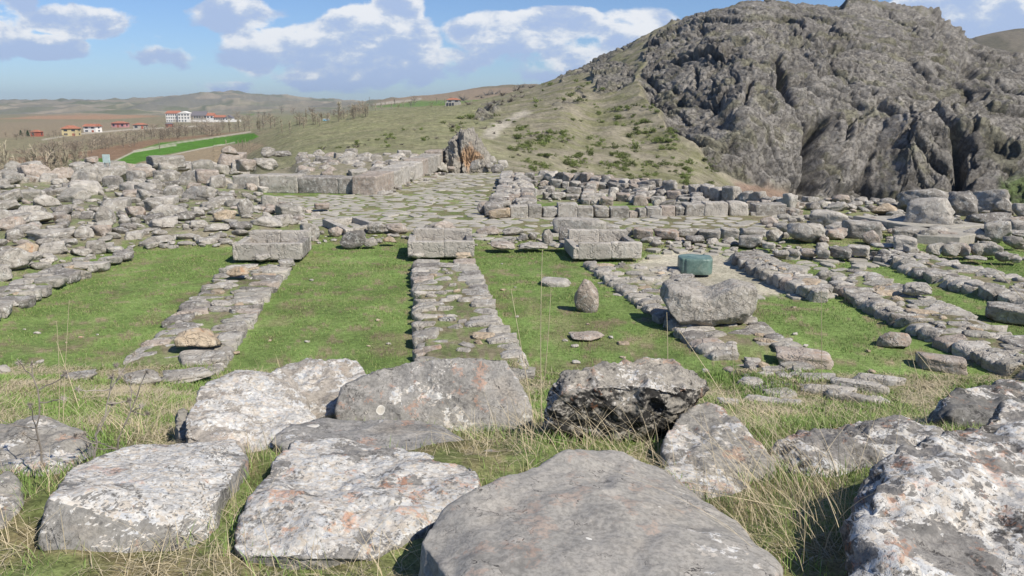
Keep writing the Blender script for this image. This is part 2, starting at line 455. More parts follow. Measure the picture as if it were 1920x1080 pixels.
def unit(v):
    v = np.asarray(v, float); return v / np.linalg.norm(v)
def chips(v, f, r, n, dep, tilt=.35):
    """break flat facets off a closed body"""
    for _ in range(n):
        fn = np.cross(v[f[:, 1]] - v[f[:, 0]], v[f[:, 2]] - v[f[:, 0]])
        k = r.integers(len(f)); nn = unit(unit(fn[k]) + r.normal(size=3) * tilt)
        pr = v @ nn; off = pr.max() - dep * r.uniform(.3, 1.0)
        ex = np.maximum(pr - off, 0); v = v - (ex * .96)[:, None] * nn
    return v
def normalise(v):
    lo = v.min(0); hi = v.max(0)
    v = (v - (lo + hi) / 2) / (hi - lo); v[:, 2] += .5
    return v
def stone_mesh(kind, seed, sub=4):
    r = np.random.default_rng(seed)
    d, f = ICO[sub]
    ax = [unit(np.array(a) + r.normal(size=3) * (.07 if kind == 'block' else .16)) for a in ((1, 0, 0), (-1, 0, 0), (0, 1, 0), (0, -1, 0), (0, 0, 1), (0, 0, -1))]
    if kind == 'block':
        hs = [1, 1, 1, 1, 1, 1]; n = ax + [unit(r.normal(size=3)) for _ in range(4)]; hs += list(1.25 + .25 * r.random(4)); p = 26; amp = .035; nch = 7
    elif kind == 'slab':
        n = ax[:4] + [unit((r.normal() * .05, r.normal() * .05, 1)), (0, 0, -1)] + [unit((math.cos(a), math.sin(a), r.normal() * .3)) for a in r.random(5) * 6.28]
        hs = [1, 1, 1, 1, .62, .8] + list(.95 + .3 * r.random(5)); p = 26; amp = .035; nch = 6
    elif kind == 'wedge':
        n = ax + [unit((.8, -.2, .8)), unit((-.75, .1, .7)), unit((.1, .8, .6)), unit((0, -.8, .5))] + [unit(r.normal(size=3)) for _ in range(3)]
        hs = [1.1, 1.1, .9, .9, 1.2, 1, .75, .72, .7, .8] + list(1 + .2 * r.random(3)); p = 24; amp = .05; nch = 8
    elif kind == 'round':
        n = [unit(r.normal(size=3)) for _ in range(12)] + ax; hs = list(.95 + .2 * r.random(12)) + [1.05] * 6; p = 9; amp = .08; nch = 5
    else:
        n = [unit(r.normal(size=3)) for _ in range(9)] + ax; hs = list(.82 + .35 * r.random(9)) + [1.0] * 6; p = 20; amp = .07; nch = 11
    rad = star(d, n, hs, p)
    v = d * rad[:, None]
    o = r.random(3) * 50
    nz = fbm(v * 1.1 + o, 3) * amp * 1.8 + (ridged(v * 2.4 + o, 3) - .8) * amp * .5
    # chips: small planar bites
    ch = np.maximum(0, pn(v * 1.7 + o + 9) - .15) * amp * 3.0
    v = chips(v, f, r, int(nch * 1.5) + 1, .27)
    v = v * (1 + nz - ch)[:, None] + .02 * np.stack([pn(v * 7 + o + k * 9) for k in range(3)], -1)
    return np_mesh(kind + '_stone', normalise(v), f)
VAR = {}
for kind, cnt in (('block', 7), ('slab', 7), ('boulder', 10), ('round', 5), ('wedge', 4)):
    VAR[kind] = []
    for i in range(cnt):
        me = stone_mesh(kind, 100 + i * 13 + len(kind) * 7, 4); me.materials.append(M['grey']); VAR[kind].append(me)
VAR['pebble'] = []
for i in range(6):
    me = stone_mesh('boulder', 900 + i, 3); me.materials.append(M['grey']); VAR['pebble'].append(me)

def setmat(o, m):
    o.material_slots[0].link = 'OBJECT'; o.material_slots[0].material = m
NAMES = {'block': 'stone_block', 'slab': 'stone_slab', 'boulder': 'boulder', 'round': 'boulder', 'wedge': 'boulder', 'pebble': 'stone'}
def stone(kind, loc, dims, rz=0, mat='grey', parent=None, name=None, tilt=0, vi=None):
    me = VAR[kind][vi if vi is not None else random.randrange(len(VAR[kind]))]
    o = bpy.data.objects.new(name or NAMES[kind], me)
    COL.objects.link(o)
    o.location = loc; o.scale = dims
    o.rotation_euler = (random.gauss(0, 1) * tilt, random.gauss(0, 1) * tilt, rz)
    if mat != 'grey' or True: setmat(o, M[mat])
    if parent is not None:
        o.parent = parent; o.location = Vector(loc) - parent.location
    return o

PLACED = []            # (x, y, r) of everything laid on the ground
def spx(x0, x1, yt, yb, kind='boulder', mat='grey', dr=.8, zb=None, rz=None, sink=.12, D=None, **kw):
    """a stone from its extent in the photograph, resting on the ground"""
    cx = (x0 + x1) / 2
    if D is not None: P = at_d(cx, yb, D)
    elif zb is None: P = hit(cx, yb)
    else: P = at_z(cx, yb, zb)
    Zc = P[1] * cP + (CZ - P[2]) * sP
    w = (x1 - x0) * Zc / FPX; v = (yb - yt) * Zc / FPX
    el = math.atan2(CZ - P[2], P[1])
    d = min(dr * w, .62 * v / math.sin(el) if el > .01 else 9, 2.5)
    d = max(d, .2 * w)
    h = max((v - d * math.sin(el)) / math.cos(el), .16 * w, .05)
    az = math.atan2(P[0], P[1])
    c = P + np.array([math.sin(az), math.cos(az), 0]) * d / 2
    if kind == 'slab': sink = max(sink, .38)
    h2 = h / (1 - sink)
    o = stone(kind, (c[0], c[1], P[2] - h2 * sink), (w * 1.04, d * 1.06, h2), (-az + random.uniform(-.12, .12)) if rz is None else rz, mat, **kw)
    PLACED.append((c[0], c[1], max(w, d) / 2))
    return o

# ================================================================== THE GROUND SHEET
def build_ground():
    th = np.concatenate([np.linspace(-72, -37, 30)[:-1], np.linspace(-37, 37, 1130), np.linspace(37, 72, 30)[1:]])
    th = np.radians(th)
    rr = np.concatenate([np.geomspace(1.0, 17, 150)[:-1], np.linspace(17, 66, 230)[:-1], np.linspace(66, 138, 60)[:-1],
                         np.linspace(138, 235, 270)[:-1], np.linspace(235, 335, 110)[:-1], np.geomspace(335, 9000, 130)])
    # a touch of extra depth behind the lens
    ox, oy = 0.0, -1.0
    RR, TT = np.meshgrid(rr, th, indexing='ij')
    X = ox + RR * np.sin(TT); Y = oy + RR * np.cos(TT)
    Z = H(X.ravel(), np.maximum(Y, .0).ravel()).reshape(X.shape)
    PX, PY = to_px(X, Y, Z)
    far = Y > 66
    shp = X.shape
    # ---------------- rock mask of the hill
    P3 = np.stack([X, Y, Z], -1)
    wob = lambda s, o: fbm(P3 * s + o, 3)
    fm = far & (Y < 420) & (PX > 400)
    wx = np.zeros(shp); wy = np.zeros(shp)
    wx[fm] = fbm(P3[fm] * .06, 4) * 34; wy[fm] = fbm(P3[fm] * .06 + 40, 4) * 30
    cliff = [(1262, 36), (1215, 85), (1200, 150), (1222, 195), (1262, 240), (1300, 270), (1335, 318), (1400, 342), (1450, 352), (1500, 372), (1600, 420), (3300, 460), (3300, -500), (1262, -500)]
    rock = np.zeros(shp)
    rock[fm] = sst(-6, 8, sd(PX[fm] + wx[fm] * .45, PY[fm] + wy[fm] * .35, cliff))
    rock[Y < 118] = 0
    crag = np.zeros(shp)
    for poly in ([(1112, 118), (1185, 122), (1190, 150), (1160, 172), (1125, 170)], [(1050, 147), (1110, 114), (1215, 62), (1218, 72), (1120, 122), (1060, 152)], [(1060, 190), (1090, 170), (1090, 190), (1040, 200)], [(900, 205), (930, 196), (926, 215), (890, 230)]):
        crag[fm] = np.maximum(crag[fm], sst(-6, 4, sd(PX[fm] + wx[fm] * .5, PY[fm] + wy[fm] * .4, poly)))
    crag *= (Y > 110)
    # ---------------- colours
    c = np.zeros(shp + (3,))
    def setc(mask, col):
        m = np.asarray(mask, float)[..., None]; c[...] = c * (1 - m) + np.array(col) * m
    n1 = fbm(P3 * np.array([1, 1, 0]) * .35, 4)
    n2 = fbm(P3 * np.array([1, 1, 0]) * 1.7 + 5, 4)
    n3 = fbm(P3 * np.array([1, 1, 0]) * 6 + 15, 3)
    # lawn, bank
    setc(1, (.148, .212, .066))
    setc(sst(-.3, .4, n2) * .45, (.185, .215, .088))
    setc(sst(.10, .50, n1 + .6 * n2) * .6, (.20, .185, .10))
    setc(sst(.32, .52, n2 + .5 * n3) * .75, (.225, .18, .12))
    bankm = sst(.12, .7, Z) * (Y < 16)
    setc(bankm * (.45 + .4 * sst(-.3, .3, n2)), (.15, .135, .065))
    setc(bankm * sst(0, .5, n3 + n2) * .6, (.22, .18, .10))
    mid = (Y > 9) & (Y < 66)
    xm, ym = X[mid], Y[mid]; cm = c[mid]; nm1, nm2, nm3 = n1[mid], n2[mid], n3[mid]
    def sc(m, col):
        nonlocal cm
        cm = cm * (1 - m[:, None]) + np.array(col) * m[:, None]
    ms = sst(-.3, .5, sd(xm, ym, CORR) + nm2 * .6)
    sc(ms * (.35 + .5 * sst(-.2, .3, nm2)), (.20, .175, .105))
    ms = sst(-.5, 1, sd(xm, ym, MOUND) + nm2 * .6)
    sc(ms * (.45 + .5 * sst(-.25, .3, nm2)), (.23, .205, .15))
    for s_ in STRIPS.values():
        ms = sst(-.05, .15, sd(xm, ym, s_['poly']))
        sc(ms * (.35 + .6 * sst(-.15, .25, nm3 + nm2)), (.19, .165, .11))
    ms = np.maximum(sst(-.4, .4, sd(xm, ym, PAVE) + nm2 * .4), sst(-.3, .3, sd(xm, ym, PAVE2)))
    sc(ms * (.3 + .6 * sst(-.2, .2, nm3 + nm2)), (.20, .18, .11))
    ms = sst(-.3, .3, sd(xm, ym, GRAVEL) + nm3 * .3)
    sc(ms * .9, (.42, .385, .31))
    backr = sst(46, 49, ym) * (to_px(xm, ym, 0 * xm)[0] < 960)
    sc(backr * (.4 + .5 * sst(-.2, .3, nm2)), (.24, .215, .155))
    rightr = sst(30, 33, ym) * sst(1180, 1260, to_px(xm, ym, 0 * xm)[0])
    sc(rightr * (.3 + .5 * sst(-.2, .3, nm2)), (.21, .185, .12))
    rt = sst(40, 42, ym) * sst(1000, 1020, to_px(xm, ym, 0 * xm)[0])
    sc(rt * (.4 + .5 * sst(-.2, .3, nm2)), (.25, .225, .165))
    c[mid] = cm
    # far land
    f1 = fbm(P3 * np.array([1, 1, 0]) * .02, 4); f2 = fbm(P3 * np.array([1, 1, 0]) * .12 + 7, 4); f3 = fbm(P3 * np.array([1, 1, 0]) * .7 + 3, 3)
    cf = np.zeros(shp + (3,)) + np.array((.205, .205, .115))
    def sf(m, col):
        nonlocal cf
        m = np.asarray(m, float)[..., None]; cf = cf * (1 - m) + np.array(col) * m
    sf(sst(-.2, .4, f2) * .5, (.25, .225, .15)); sf(sst(0, .5, f3 + f2 * .5) * .3, (.15, .165, .075))
    # valley floor and patchwork
    val = sst(560, 420, PX) * far
    sf(val * .8, (.22, .195, .125))
    sf(val * sst(0, .4, f1) * .5, (.26, .20, .14)); 
    far2 = sst(1100, 1700, Y)
    sf(far2, (.20, .19, .15)); sf(far2 * sst(-.1, .35, fbm(P3 * .0035, 4)) * .7, (.28, .245, .18)); sf(far2 * sst(.0, .3, fbm(P3 * .0027 + 11, 4)) * .6, (.13, .15, .08))
    sf(far2 * sst(.25, .4, fbm(P3 * .006 + 31, 4)) * .6, (.38, .32, .24))
    red = sst(690, 730, PX) * sst(1100, 1300, Y) * sst(2400, 1700, Y)
    sf(red * .8, (.27, .20, .14)); sf(red * sst(0, .3, fbm(P3 * .006, 4)) * .6, (.14, .13, .08))
    def poly(p, col, soft=2.5, w=.92, ymin=70, ymax=1400):
        p = np.array(p, float)
        m = far & (Y > ymin) & (Y < ymax) & (PX > p[:, 0].min() - 12) & (PX < p[:, 0].max() + 12)
        q = np.zeros(shp); q[m] = sst(-soft, soft, sd(PX[m] + 2 * f3[m], PY[m] + .8 * f3[m], p)); sf(q * w, col)
    poly([(-50, 300), (120, 290), (280, 262), (420, 250), (470, 246), (300, 268), (200, 305), (-50, 330)], (.215, .14, .09))
    poly([(-50, 232), (100, 226), (290, 232), (300, 245), (150, 252), (-50, 262)], (.25, .205, .14), ymin=300)
    poly([(205, 306), (255, 282), (300, 268), (400, 259), (475, 250), (486, 257), (460, 267), (380, 277), (300, 292), (250, 308)], (.075, .19, .022), 1.5)
    poly([(120, 300), (200, 296), (205, 306), (120, 312)], (.08, .18, .03), 1.5)
    poly([(255, 312), (300, 294), (380, 279), (460, 269), (500, 272), (450, 300), (300, 325)], (.27, .215, .14))
    poly([(425, 214), (470, 206), (560, 200), (600, 203), (520, 210), (470, 217)], (.09, .19, .035), 1.2, ymin=400)
    poly([(690, 201), (780, 190), (880, 188), (960, 190), (900, 196), (780, 200)], (.12, .19, .05), 1.2, ymin=300)
    poly([(0, 223), (60, 218), (200, 216), (300, 219), (200, 224)], (.34, .22, .14), 1.2, ymin=800, ymax=3000)
    hb = (sst(1780, 1790, PX) * (Y > 430) * (Y < 1600)); sf(hb, (.17, .15, .115)); sf(hb * sst(0, .3, f1), (.12, .11, .08))
    # pale tracks
    for line, wd in (([(330, 272), (250, 285), (215, 302)], 1.3), ([(250, 283), (330, 268), (400, 258), (470, 247)], 1.0), ([(80, 262), (140, 252), (240, 243), (400, 235)], 1.1), ([(440, 268), (380, 278), (320, 291)], .7),
                     ([(640, 203), (700, 196), (790, 187)], .9)):
        m = far & (Y < 1400)
        q = np.zeros(shp); q[m] = sst(wd + .8, wd * .5, polydist(PX[m], PY[m] , line, False)); sf(q * .75, (.46, .42, .34))
    # mountain flank
    fl = fm & (Y < 420) & (PX > 860)
    flm = np.zeros(shp); flm[fl] = sst(860, 1000, PX[fl])
    sf(flm * .7, (.205, .185, .135)); sf(flm * sst(.05, .45, f2 + .6 * f3) * .6, (.27, .24, .185)); sf(flm * sst(.0, .5, -f2 + .5 * f3) * .55, (.145, .15, .065))
    q = np.zeros(shp); q[fl] = sst(-4, 6, sd(PX[fl] + wx[fl] * .3, PY[fl], [(900, 255), (925, 232), (985, 205), (1000, 212), (950, 240), (925, 262)])); sf(q * .7, (.42, .38, .32))
    q = np.zeros(shp); q[fl] = sst(-8, 8, sd(PX[fl] + wx[fl], PY[fl] + wy[fl] * .5, [(1370, 345), (1430, 340), (1500, 372), (1440, 400), (1360, 390)])); sf(q * .7, (.20, .13, .105))
    rk = np.maximum(rock, crag * .9)
    sf(rk, (.25, .235, .212))
    strat = np.zeros(shp); strat[fm] = fbm(P3[fm] * np.array([.05, .05, .25]), 4)
    sf(rk * sst(.0, .4, strat) * .5, (.17, .155, .135)); sf(rk * sst(.1, .45, -strat) * .5, (.30, .278, .24))
    sf(rk * sst(.12, .42, f2 + .35 * f3) * .45, (.17, .165, .085))
    q = np.zeros(shp); q[fm] = sst(-8, 10, sd(PX[fm] + wx[fm] * .5, PY[fm] + wy[fm] * .3, [(1880, 350), (1900, 330), (1990, 330), (1990, 400), (1880, 400)])); sf(q * .8, (.10, .15, .04))
    c = np.where(far[..., None], cf, c)
    rdn = sst(60, 66, Y)
    # ---------------- relief of the cliff (true displacement along the normal)
    Pn = P3.copy()
    dA = np.gradient(Pn, axis=0); dB = np.gradient(Pn, axis=1)
    N = np.cross(dB, dA); N /= np.maximum(np.linalg.norm(N, axis=-1), 1e-9)[..., None]
    N[N[..., 2] < 0] *= -1
    for _ in range(6):
        N[1:-1] = (N[:-2] + N[1:-1] + N[2:]) / 3
    N /= np.maximum(np.linalg.norm(N, axis=-1), 1e-9)[..., None]
    ms = (rk > .01)
    q = P3[ms]; r = rk[ms]; px = PX[ms]; py = PY[ms]
    wq = q + 5 * np.stack([fbm(q * .035 + k * 9, 3) for k in range(3)], -1)
    def strata(ang, stretch, sc_, o, oc=4):
        a = R(ang); u = wq[:, 0] * math.cos(a) + wq[:, 2] * math.sin(a); v = -wq[:, 0] * math.sin(a) + wq[:, 2] * math.cos(a)
        return ridged(np.stack([u / stretch, wq[:, 1] * .5, v], -1) * sc_ + o, oc)
    wl = sst(1480, 1330, px); wr = sst(1560, 1720, px); wm = 1 - wl - wr; wm = np.clip(wm, 0, 1)
    S1 = wl * strata(-48, 3.5, .12, 0) + wm * strata(68, 3.2, .13, 20) + wr * strata(32, 3.5, .12, 40)
    S2 = wl * strata(-50, 3, .42, 3, 3) + wm * strata(72, 3, .42, 23, 3) + wr * strata(30, 3.5, .42, 43, 3)
    big = fbm(wq * .028 + 3, 3)
    med = ridged(wq * .11 + 60, 5)
    fin = ridged(q * .5 + 90, 4)
    topf = sst(95, 0, py)
    crease = lambda s_, k_: -np.maximum(s_ - k_, 0)
    lowf = pn(wq * .016 + 3) * 6 + 2.6 * pn(wq * .04 + 13)
    def rotc(ang, st, sc_):
        a = R(ang); u = wq[:, 0] * math.cos(a) + wq[:, 2] * math.sin(a); v = -wq[:, 0] * math.sin(a) + wq[:, 2] * math.cos(a)
        return np.stack([u / st, wq[:, 1] * .7, v], -1) * sc_
    def facet(sc_, seed):
        o, ed = np.zeros(len(wq)), np.zeros(len(wq))
        for wt_, ang, st in ((wl, -48, 3.6), (wm, 66, 3.2), (wr, 30, 4.2)):
            A_, B_ = cells(rotc(ang, st, sc_) + fbm(wq * sc_ * .9 + seed, 2)[:, None] * .25, seed); o += wt_ * A_; ed += wt_ * B_
        return o, ed
    fA, eA = facet(1 / 13.0, 3); fB, eB = facet(1 / 4.6, 40); fC, eC = facet(1 / 1.9, 80)
    soft = .45 + .55 * sst(10, 60, py)
    disp = (lowf + 2.0 * np.abs(pn(wq * .05 + 5)) + 1.9 * fA + .8 * fB + .36 * fC - .6 * (S1 - .9) - .42 * (S2 - .8) * (1 + .8 * topf) - .12 * (fin - .8)
            - 1.5 * sst(.10, .0, eA) - .6 * sst(.12, .0, eB) - .15 * sst(.15, 0, eC)) * soft
    def cleft(line, w, dep):
        dd = polydist(px + 5 * fbm(q * .15, 2), py, line, False); return -dep * np.exp(-(dd / w) ** 2)
    disp += cleft([(1455, 110), (1480, 170), (1490, 205), (1515, 250)], 6, 5)
    disp += cleft([(1540, 225), (1520, 260), (1512, 300), (1505, 370)], 11, 8)
    disp += cleft([(1745, 225), (1790, 275), (1800, 340)], 8, 6)
    disp += cleft([(1800, 290), (1795, 360)], 9, 7)
    disp += cleft([(1205, 165), (1245, 230), (1300, 268), (1345, 318)], 5, 3.5)
    disp += cleft([(1270, 100), (1305, 102)], 4, 4)
    disp += cleft([(1300, 120), (1300, 150)], 3, 2.5)
    disp += cleft([(1815, 120), (1850, 150), (1905, 175)], 8, 6)
    disp += cleft([(1650, 200), (1700, 240)], 8, 4)
    disp += cleft([(1410, 140), (1395, 190)], 5, 3)
    disp -= cleft([(1570, 230), (1562, 340)], 12, 1.5)
    disp -= cleft([(1380, 180), (1400, 260)], 30, 3)
    disp -= cleft([(1700, 300), (1690, 340)], 35, 4)
    disp -= cleft([(1590, 8), (1700, 22), (1750, 45)], 7, 3.5)
    dd = disp * r
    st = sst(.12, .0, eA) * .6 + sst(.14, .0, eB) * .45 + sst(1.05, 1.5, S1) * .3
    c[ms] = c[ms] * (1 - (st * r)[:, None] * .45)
    # ledges: quantise part of the relief for broken faces
    Pn[ms] = P3[ms] + N[ms] * dd[:, None]
    # crevice colour, set above: darker along facet edges and strata creases
    m2 = far & (Y < 430) & ~ms & (PX > 400)
    Pn[m2] += (.35 * fbm(P3[m2] * .12, 4) + .12 * ridged(P3[m2] * .6, 2))[:, None] * np.array([0, 0, 1.0])
    m3 = (Y > 1000)
    Pn[m3] += (sst(1000, 2400, Y[m3]) * (22 * (ridged(P3[m3] * np.array([1, 1, 0]) * .0022, 5) - 1.0)))[:, None] * np.array([0, 0, 1.0])
    m4 = Y < 16
    Pn[m4] += (bankm[m4] * (.05 * fbm(P3[m4] * 2.2, 3)))[:, None] * np.array([0, 0, 1.0])
    nr, nc = shp
    idx = np.arange(nr * nc, dtype=np.int32).reshape(shp)
    F = np.stack([idx[:-1, :-1].ravel(), idx[:-1, 1:].ravel(), idx[1:, 1:].ravel(), idx[1:, :-1].ravel()], -1)
    me = np_mesh('ground', Pn.reshape(-1, 3), F[:, ::-1] if True else F, True)
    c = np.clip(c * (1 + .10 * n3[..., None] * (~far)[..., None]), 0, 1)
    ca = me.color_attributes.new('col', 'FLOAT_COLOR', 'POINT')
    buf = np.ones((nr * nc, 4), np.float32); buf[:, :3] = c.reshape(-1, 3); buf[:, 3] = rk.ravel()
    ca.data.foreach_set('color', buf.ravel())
    return me, (X, Y, Pn, PX, PY, rk)

t = NT('ground'); 
a = t.n('ShaderNodeAttribute', attribute_name='col'); P = t.pos()
cdist = t.n('ShaderNodeCameraData')
rk = a.outputs['Alpha']
nA = t.noise(P, 9, 5, .7); nB = t.noise(P, 42, 4, .75); nC = t.noise(P, .9, 6, .7); nD = t.noise(P, .22, 6, .65)
col = a.outputs['Color']
vA = t.ramp(nA, .3, .7, .72, 1.28); vB = t.ramp(nB, .3, .7, .65, 1.35)
vm = t.math('MULTIPLY', vA, vB)
gv = t.n('ShaderNodeCombineXYZ')
for i in range(3): t.l(vm, gv.inputs[i])
vm2 = t.math('MULTIPLY', t.ramp(nC, .3, .7, .78, 1.22), t.ramp(nD, .35, .65, .86, 1.14)); gw = t.n('ShaderNodeCombineXYZ')
for i in range(3): t.l(vm2, gw.inputs[i])
c1 = t.mix(1.0, t.mix(1.0, col, gv.outputs[0], 'MULTIPLY'), gw.outputs[0], 'MULTIPLY')
# rock: cracks and mottling
w = t.warp(P, .35, 1.2)
def aniso(rot, sc, det=6):
    mp = t.n('ShaderNodeMapping'); mp.vector_type = 'TEXTURE'; t.l(w, mp.inputs['Vector']); mp.inputs['Rotation'].default_value = (0, -rot, 0); mp.inputs['Scale'].default_value = (4.5, 1.6, 1)
    return t.noise(mp.outputs[0], sc, det, .66)
gx_ = t.n('ShaderNodeSeparateXYZ'); t.l(P, gx_.inputs[0])
rat = t.math('DIVIDE', gx_.outputs[0], t.math('MAXIMUM', gx_.outputs[1], 1.0))
s1 = aniso(R(-48), .55); s2 = aniso(R(64), .55); s3 = aniso(R(30), .55)
def fmix(f_, a_, b_): return t.math('ADD', t.math('MULTIPLY', a_, t.math('SUBTRACT', 1, f_)), t.math('MULTIPLY', b_, f_))
str_ = fmix(t.ramp(rat, .40, .50), fmix(t.ramp(rat, .25, .34), s1, s2), s3)
crk = t.ramp(t.math('ABSOLUTE', t.math('SUBTRACT', t.noise(w, .55, 8, .68), .5)), .0, .035)
vv = t.math('MULTIPLY', t.ramp(nC, .3, .7, .78, 1.2), t.ramp(nD, .3, .7, .85, 1.15))
gr = t.n('ShaderNodeCombineXYZ')
for i in range(3): t.l(vv, gr.inputs[i])
c2 = t.mix(1.0, col, gr.outputs[0], 'MULTIPLY')
c2 = t.mix(t.math('MULTIPLY', t.math('SUBTRACT', 1, crk), .42), c2, (.08, .072, .062))
c2 = t.mix(t.math('MULTIPLY', t.ramp(t.noise(P, .5, 6, .75), .58, .66), .35), c2, (.12, .13, .06))
hh = t.math('ADD', t.math('ADD', t.math('MULTIPLY', nC, .4), t.math('MULTIPLY', crk, .25)), t.math('MULTIPLY', str_, 1.5))
c2 = t.mix(t.ramp(str_, .44, .34, 0, .55), c2, (.10, .092, .08)); c2 = t.mix(t.ramp(str_, .56, .68, 0, .35), c2, (.33, .305, .265))

cc = t.mix(rk, c1, c2)
M['ground'] = t.done(cc, .97, bump=t.math('MULTIPLY', hh, rk), bs=.8, bd=1.0, spec=.05, normal2=[(t.math('ADD', nA, nB), .35, .05)])

gme, GR = build_ground()
gme.materials.append(M['ground'])
g_obj = tag(mobj('ground', gme), kind='structure')

# the relief really built, for resting things on the far land
_Z = GR[2]; _X, _Y = GR[0], GR[1]
from mathutils.bvhtree import BVHTree
def make_bvh():
    me = gme
    nv = len(me.vertices); co = np.empty(nv * 3, np.float32); me.vertices.foreach_get('co', co); co = co.reshape(-1, 3)
    sel = np.zeros(len(me.polygons), bool)
    fi = np.empty(len(me.loops), np.int32); me.loops.foreach_get('vertex_index', fi); fi = fi.reshape(-1, 4)
    y = co[fi[:, 0], 1]; x = co[fi[:, 0], 0]
    k = (y > 55) & (np.abs(x) < y * .95)
    f = fi[k]
    u, inv = np.unique(f, return_inverse=True)
    return BVHTree.FromPolygons(co[u].tolist(), inv.reshape(f.shape).tolist())
BV = make_bvh()
CAMP = Vector((0, 0, CZ))
def rhit(px, py):
    d = Vector(ray(px, py)).normalized()
    h = BV.ray_cast(CAMP, d)
    return None if h[0] is None else np.array(h[0][:])
def gz(x, y):
    h = BV.ray_cast(Vector((x, y, 400)), Vector((0, 0, -1)))
    return h[0][2] if h[0] is not None else h1(x, y)

# ================================================================== SKY, SUN, CAMERA, HAZE
SUNV = Vector((.74, -.60, .98)).normalized()
el_s = math.asin(SUNV.z); az_s = math.atan2(SUNV.x, SUNV.y)
wld = bpy.data.worlds.new('World'); S.world = wld; wld.use_nodes = True
wt = wld.node_tree; wt.nodes.clear()
class WN(NT):
    def __init__(s, tree): s.t = tree
W = WN(wt)
tc = W.n('ShaderNodeTexCoord').outputs['Generated']
nv_ = W.n('ShaderNodeVectorMath', operation='NORMALIZE'); W.l(tc, nv_.inputs[0]); dirv = nv_.outputs[0]
sx = W.n('ShaderNodeSeparateXYZ'); W.l(dirv, sx.inputs[0])
yy = W.math('MAXIMUM', W.math('ABSOLUTE', sx.outputs[1]), .08)
U = W.math('DIVIDE', sx.outputs[0], yy); Vv = W.math('DIVIDE', sx.outputs[2], yy)
def uv(px, py):
    d = ray(px, py); return d[0] / d[1], d[2] / d[1]
# noise domain
def cvec(du=0, dv=0, su=1, sv=1.7):
    cm = W.n('ShaderNodeCombineXYZ'); W.l(W.math('MULTIPLY', W.math('ADD', U, du), su), cm.inputs[0]); W.l(W.math('MULTIPLY', W.math('ADD', Vv, dv), sv), cm.inputs[1]); cm.inputs[2].default_value = 3.7
    return cm.outputs[0]
cv0 = cvec(); cv1 = cvec(-.010, -.016)
def cn(v):
    a_ = W.noise(v, 10, 8, .63, .1); b_ = W.vor(v, 17, 'F1')
    return W.math('SUBTRACT', W.math('MULTIPLY', a_, 1.6), W.math('MULTIPLY', b_, .42))
nz0 = cn(cv0); nz1 = cn(cv1)
blobs = [(700, 85, 105, 62, 1.0), (745, 30, 42, 52, 1.0), (640, 120, 190, 42, .85), (555, 88, 90, 36, .95), (470, 78, 60, 25, .7), (830, 110, 45, 22, .6), (815, 125, 90, 25, .6),
         (160, 42, 95, 26, .8), (85, 88, 70, 22, .75), (5, 40, 55, 62, .75), (310, 92, 90, 30, .5), (445, 32, 85, 26, .75), (420, 15, 30, 30, .6), (325, 172, 16, 9, .6),
         (975, 60, 120, 34, .95), (1090, 50, 130, 26, .85), (1190, 60, 75, 42, 1.0), (1120, 100, 120, 40, .8), (990, 105, 110, 35, .6), (1050, 120, 70, 30, .55), (430, 164, 80, 12, .6), (610, 150, 120, 16, .5), (880, 135, 110, 18, .5),
         (1790, 22, 110, 30, 1.1), (1890, 14, 90, 26, 1.1), (1830, 60, 80, 24, 1.0), (-200, 60, 180, 60, .8)]
tot = None; top = None
for (cx, cy, rx, ry, wgt) in blobs:
    u0, v0 = uv(cx, cy); ru = rx / FPX * 1.30; rv = ry / FPX * 1.32
    a_ = W.math('DIVIDE', W.math('SUBTRACT', U, u0), ru); b_ = W.math('DIVIDE', W.math('SUBTRACT', Vv, v0), rv)
    q_ = W.math('ADD', W.math('MULTIPLY', a_, a_), W.math('MULTIPLY', b_, b_))
    e_ = W.math('MULTIPLY', W.math('SUBTRACT', 1.35, q_, clamp=True), wgt)
    tv = W.math('MULTIPLY', e_, b_)
    tot = e_ if tot is None else W.math('MAXIMUM', tot, e_)
    top = tv if top is None else W.math('ADD', top, tv)
dens0 = W.math('ADD', W.math('MULTIPLY', tot, .85), W.math('SUBTRACT', nz0, .90))
dens = W.ramp(dens0, .02, .24)
dens = W.math('MULTIPLY', dens, W.ramp(tot, .02, .25))
lit = W.math('ADD', W.math('MULTIPLY', W.math('SUBTRACT', nz0, nz1), -1.9), W.math('MULTIPLY', top, .55))
lit = W.math('SUBTRACT', lit, W.math('MULTIPLY', W.ramp(dens0, .25, 1.0), .26)); lit = W.math('ADD', lit, W.math('MULTIPLY', W.math('SUBTRACT', W.noise(cv0, 26, 4, .65), .5), .9))
litr = W.ramp(lit, -.38, .50)
ccol = W.cramp(litr, [(0, (.38, .48, .69)), (.35, (.47, .55, .70)), (.7, (.66, .70, .77)), (1, (.80, .81, .83))])
sky = W.n('ShaderNodeTexSky', sky_type='NISHITA'); sky.sun_disc = False; sky.sun_elevation = el_s; sky.sun_rotation = az_s
sky.air_density = 1.0; sky.dust_density = .6; sky.ozone_density = 2.0; sky.altitude = 900
SKS = .092
sc_ = W.n('ShaderNodeVectorMath', operation='SCALE'); W.l(ccol, sc_.inputs[0]); sc_.inputs['Scale'].default_value = 1 / SKS
veil = W.math('MULTIPLY', dens, .93)
skt = W.mix(1.0, sky.outputs[0], (.74, .88, 1.12), 'MULTIPLY')
mx = W.mix(veil, skt, sc_.outputs[0])
bg = W.n('ShaderNodeBackground'); W.l(mx, bg.inputs['Color']); bg.inputs['Strength'].default_value = SKS
wo = W.n('ShaderNodeOutputWorld'); W.l(bg.outputs[0], wo.inputs['Surface'])
wld.cycles.sampling_method = 'MANUAL'; wld.cycles.sample_map_resolution = 512

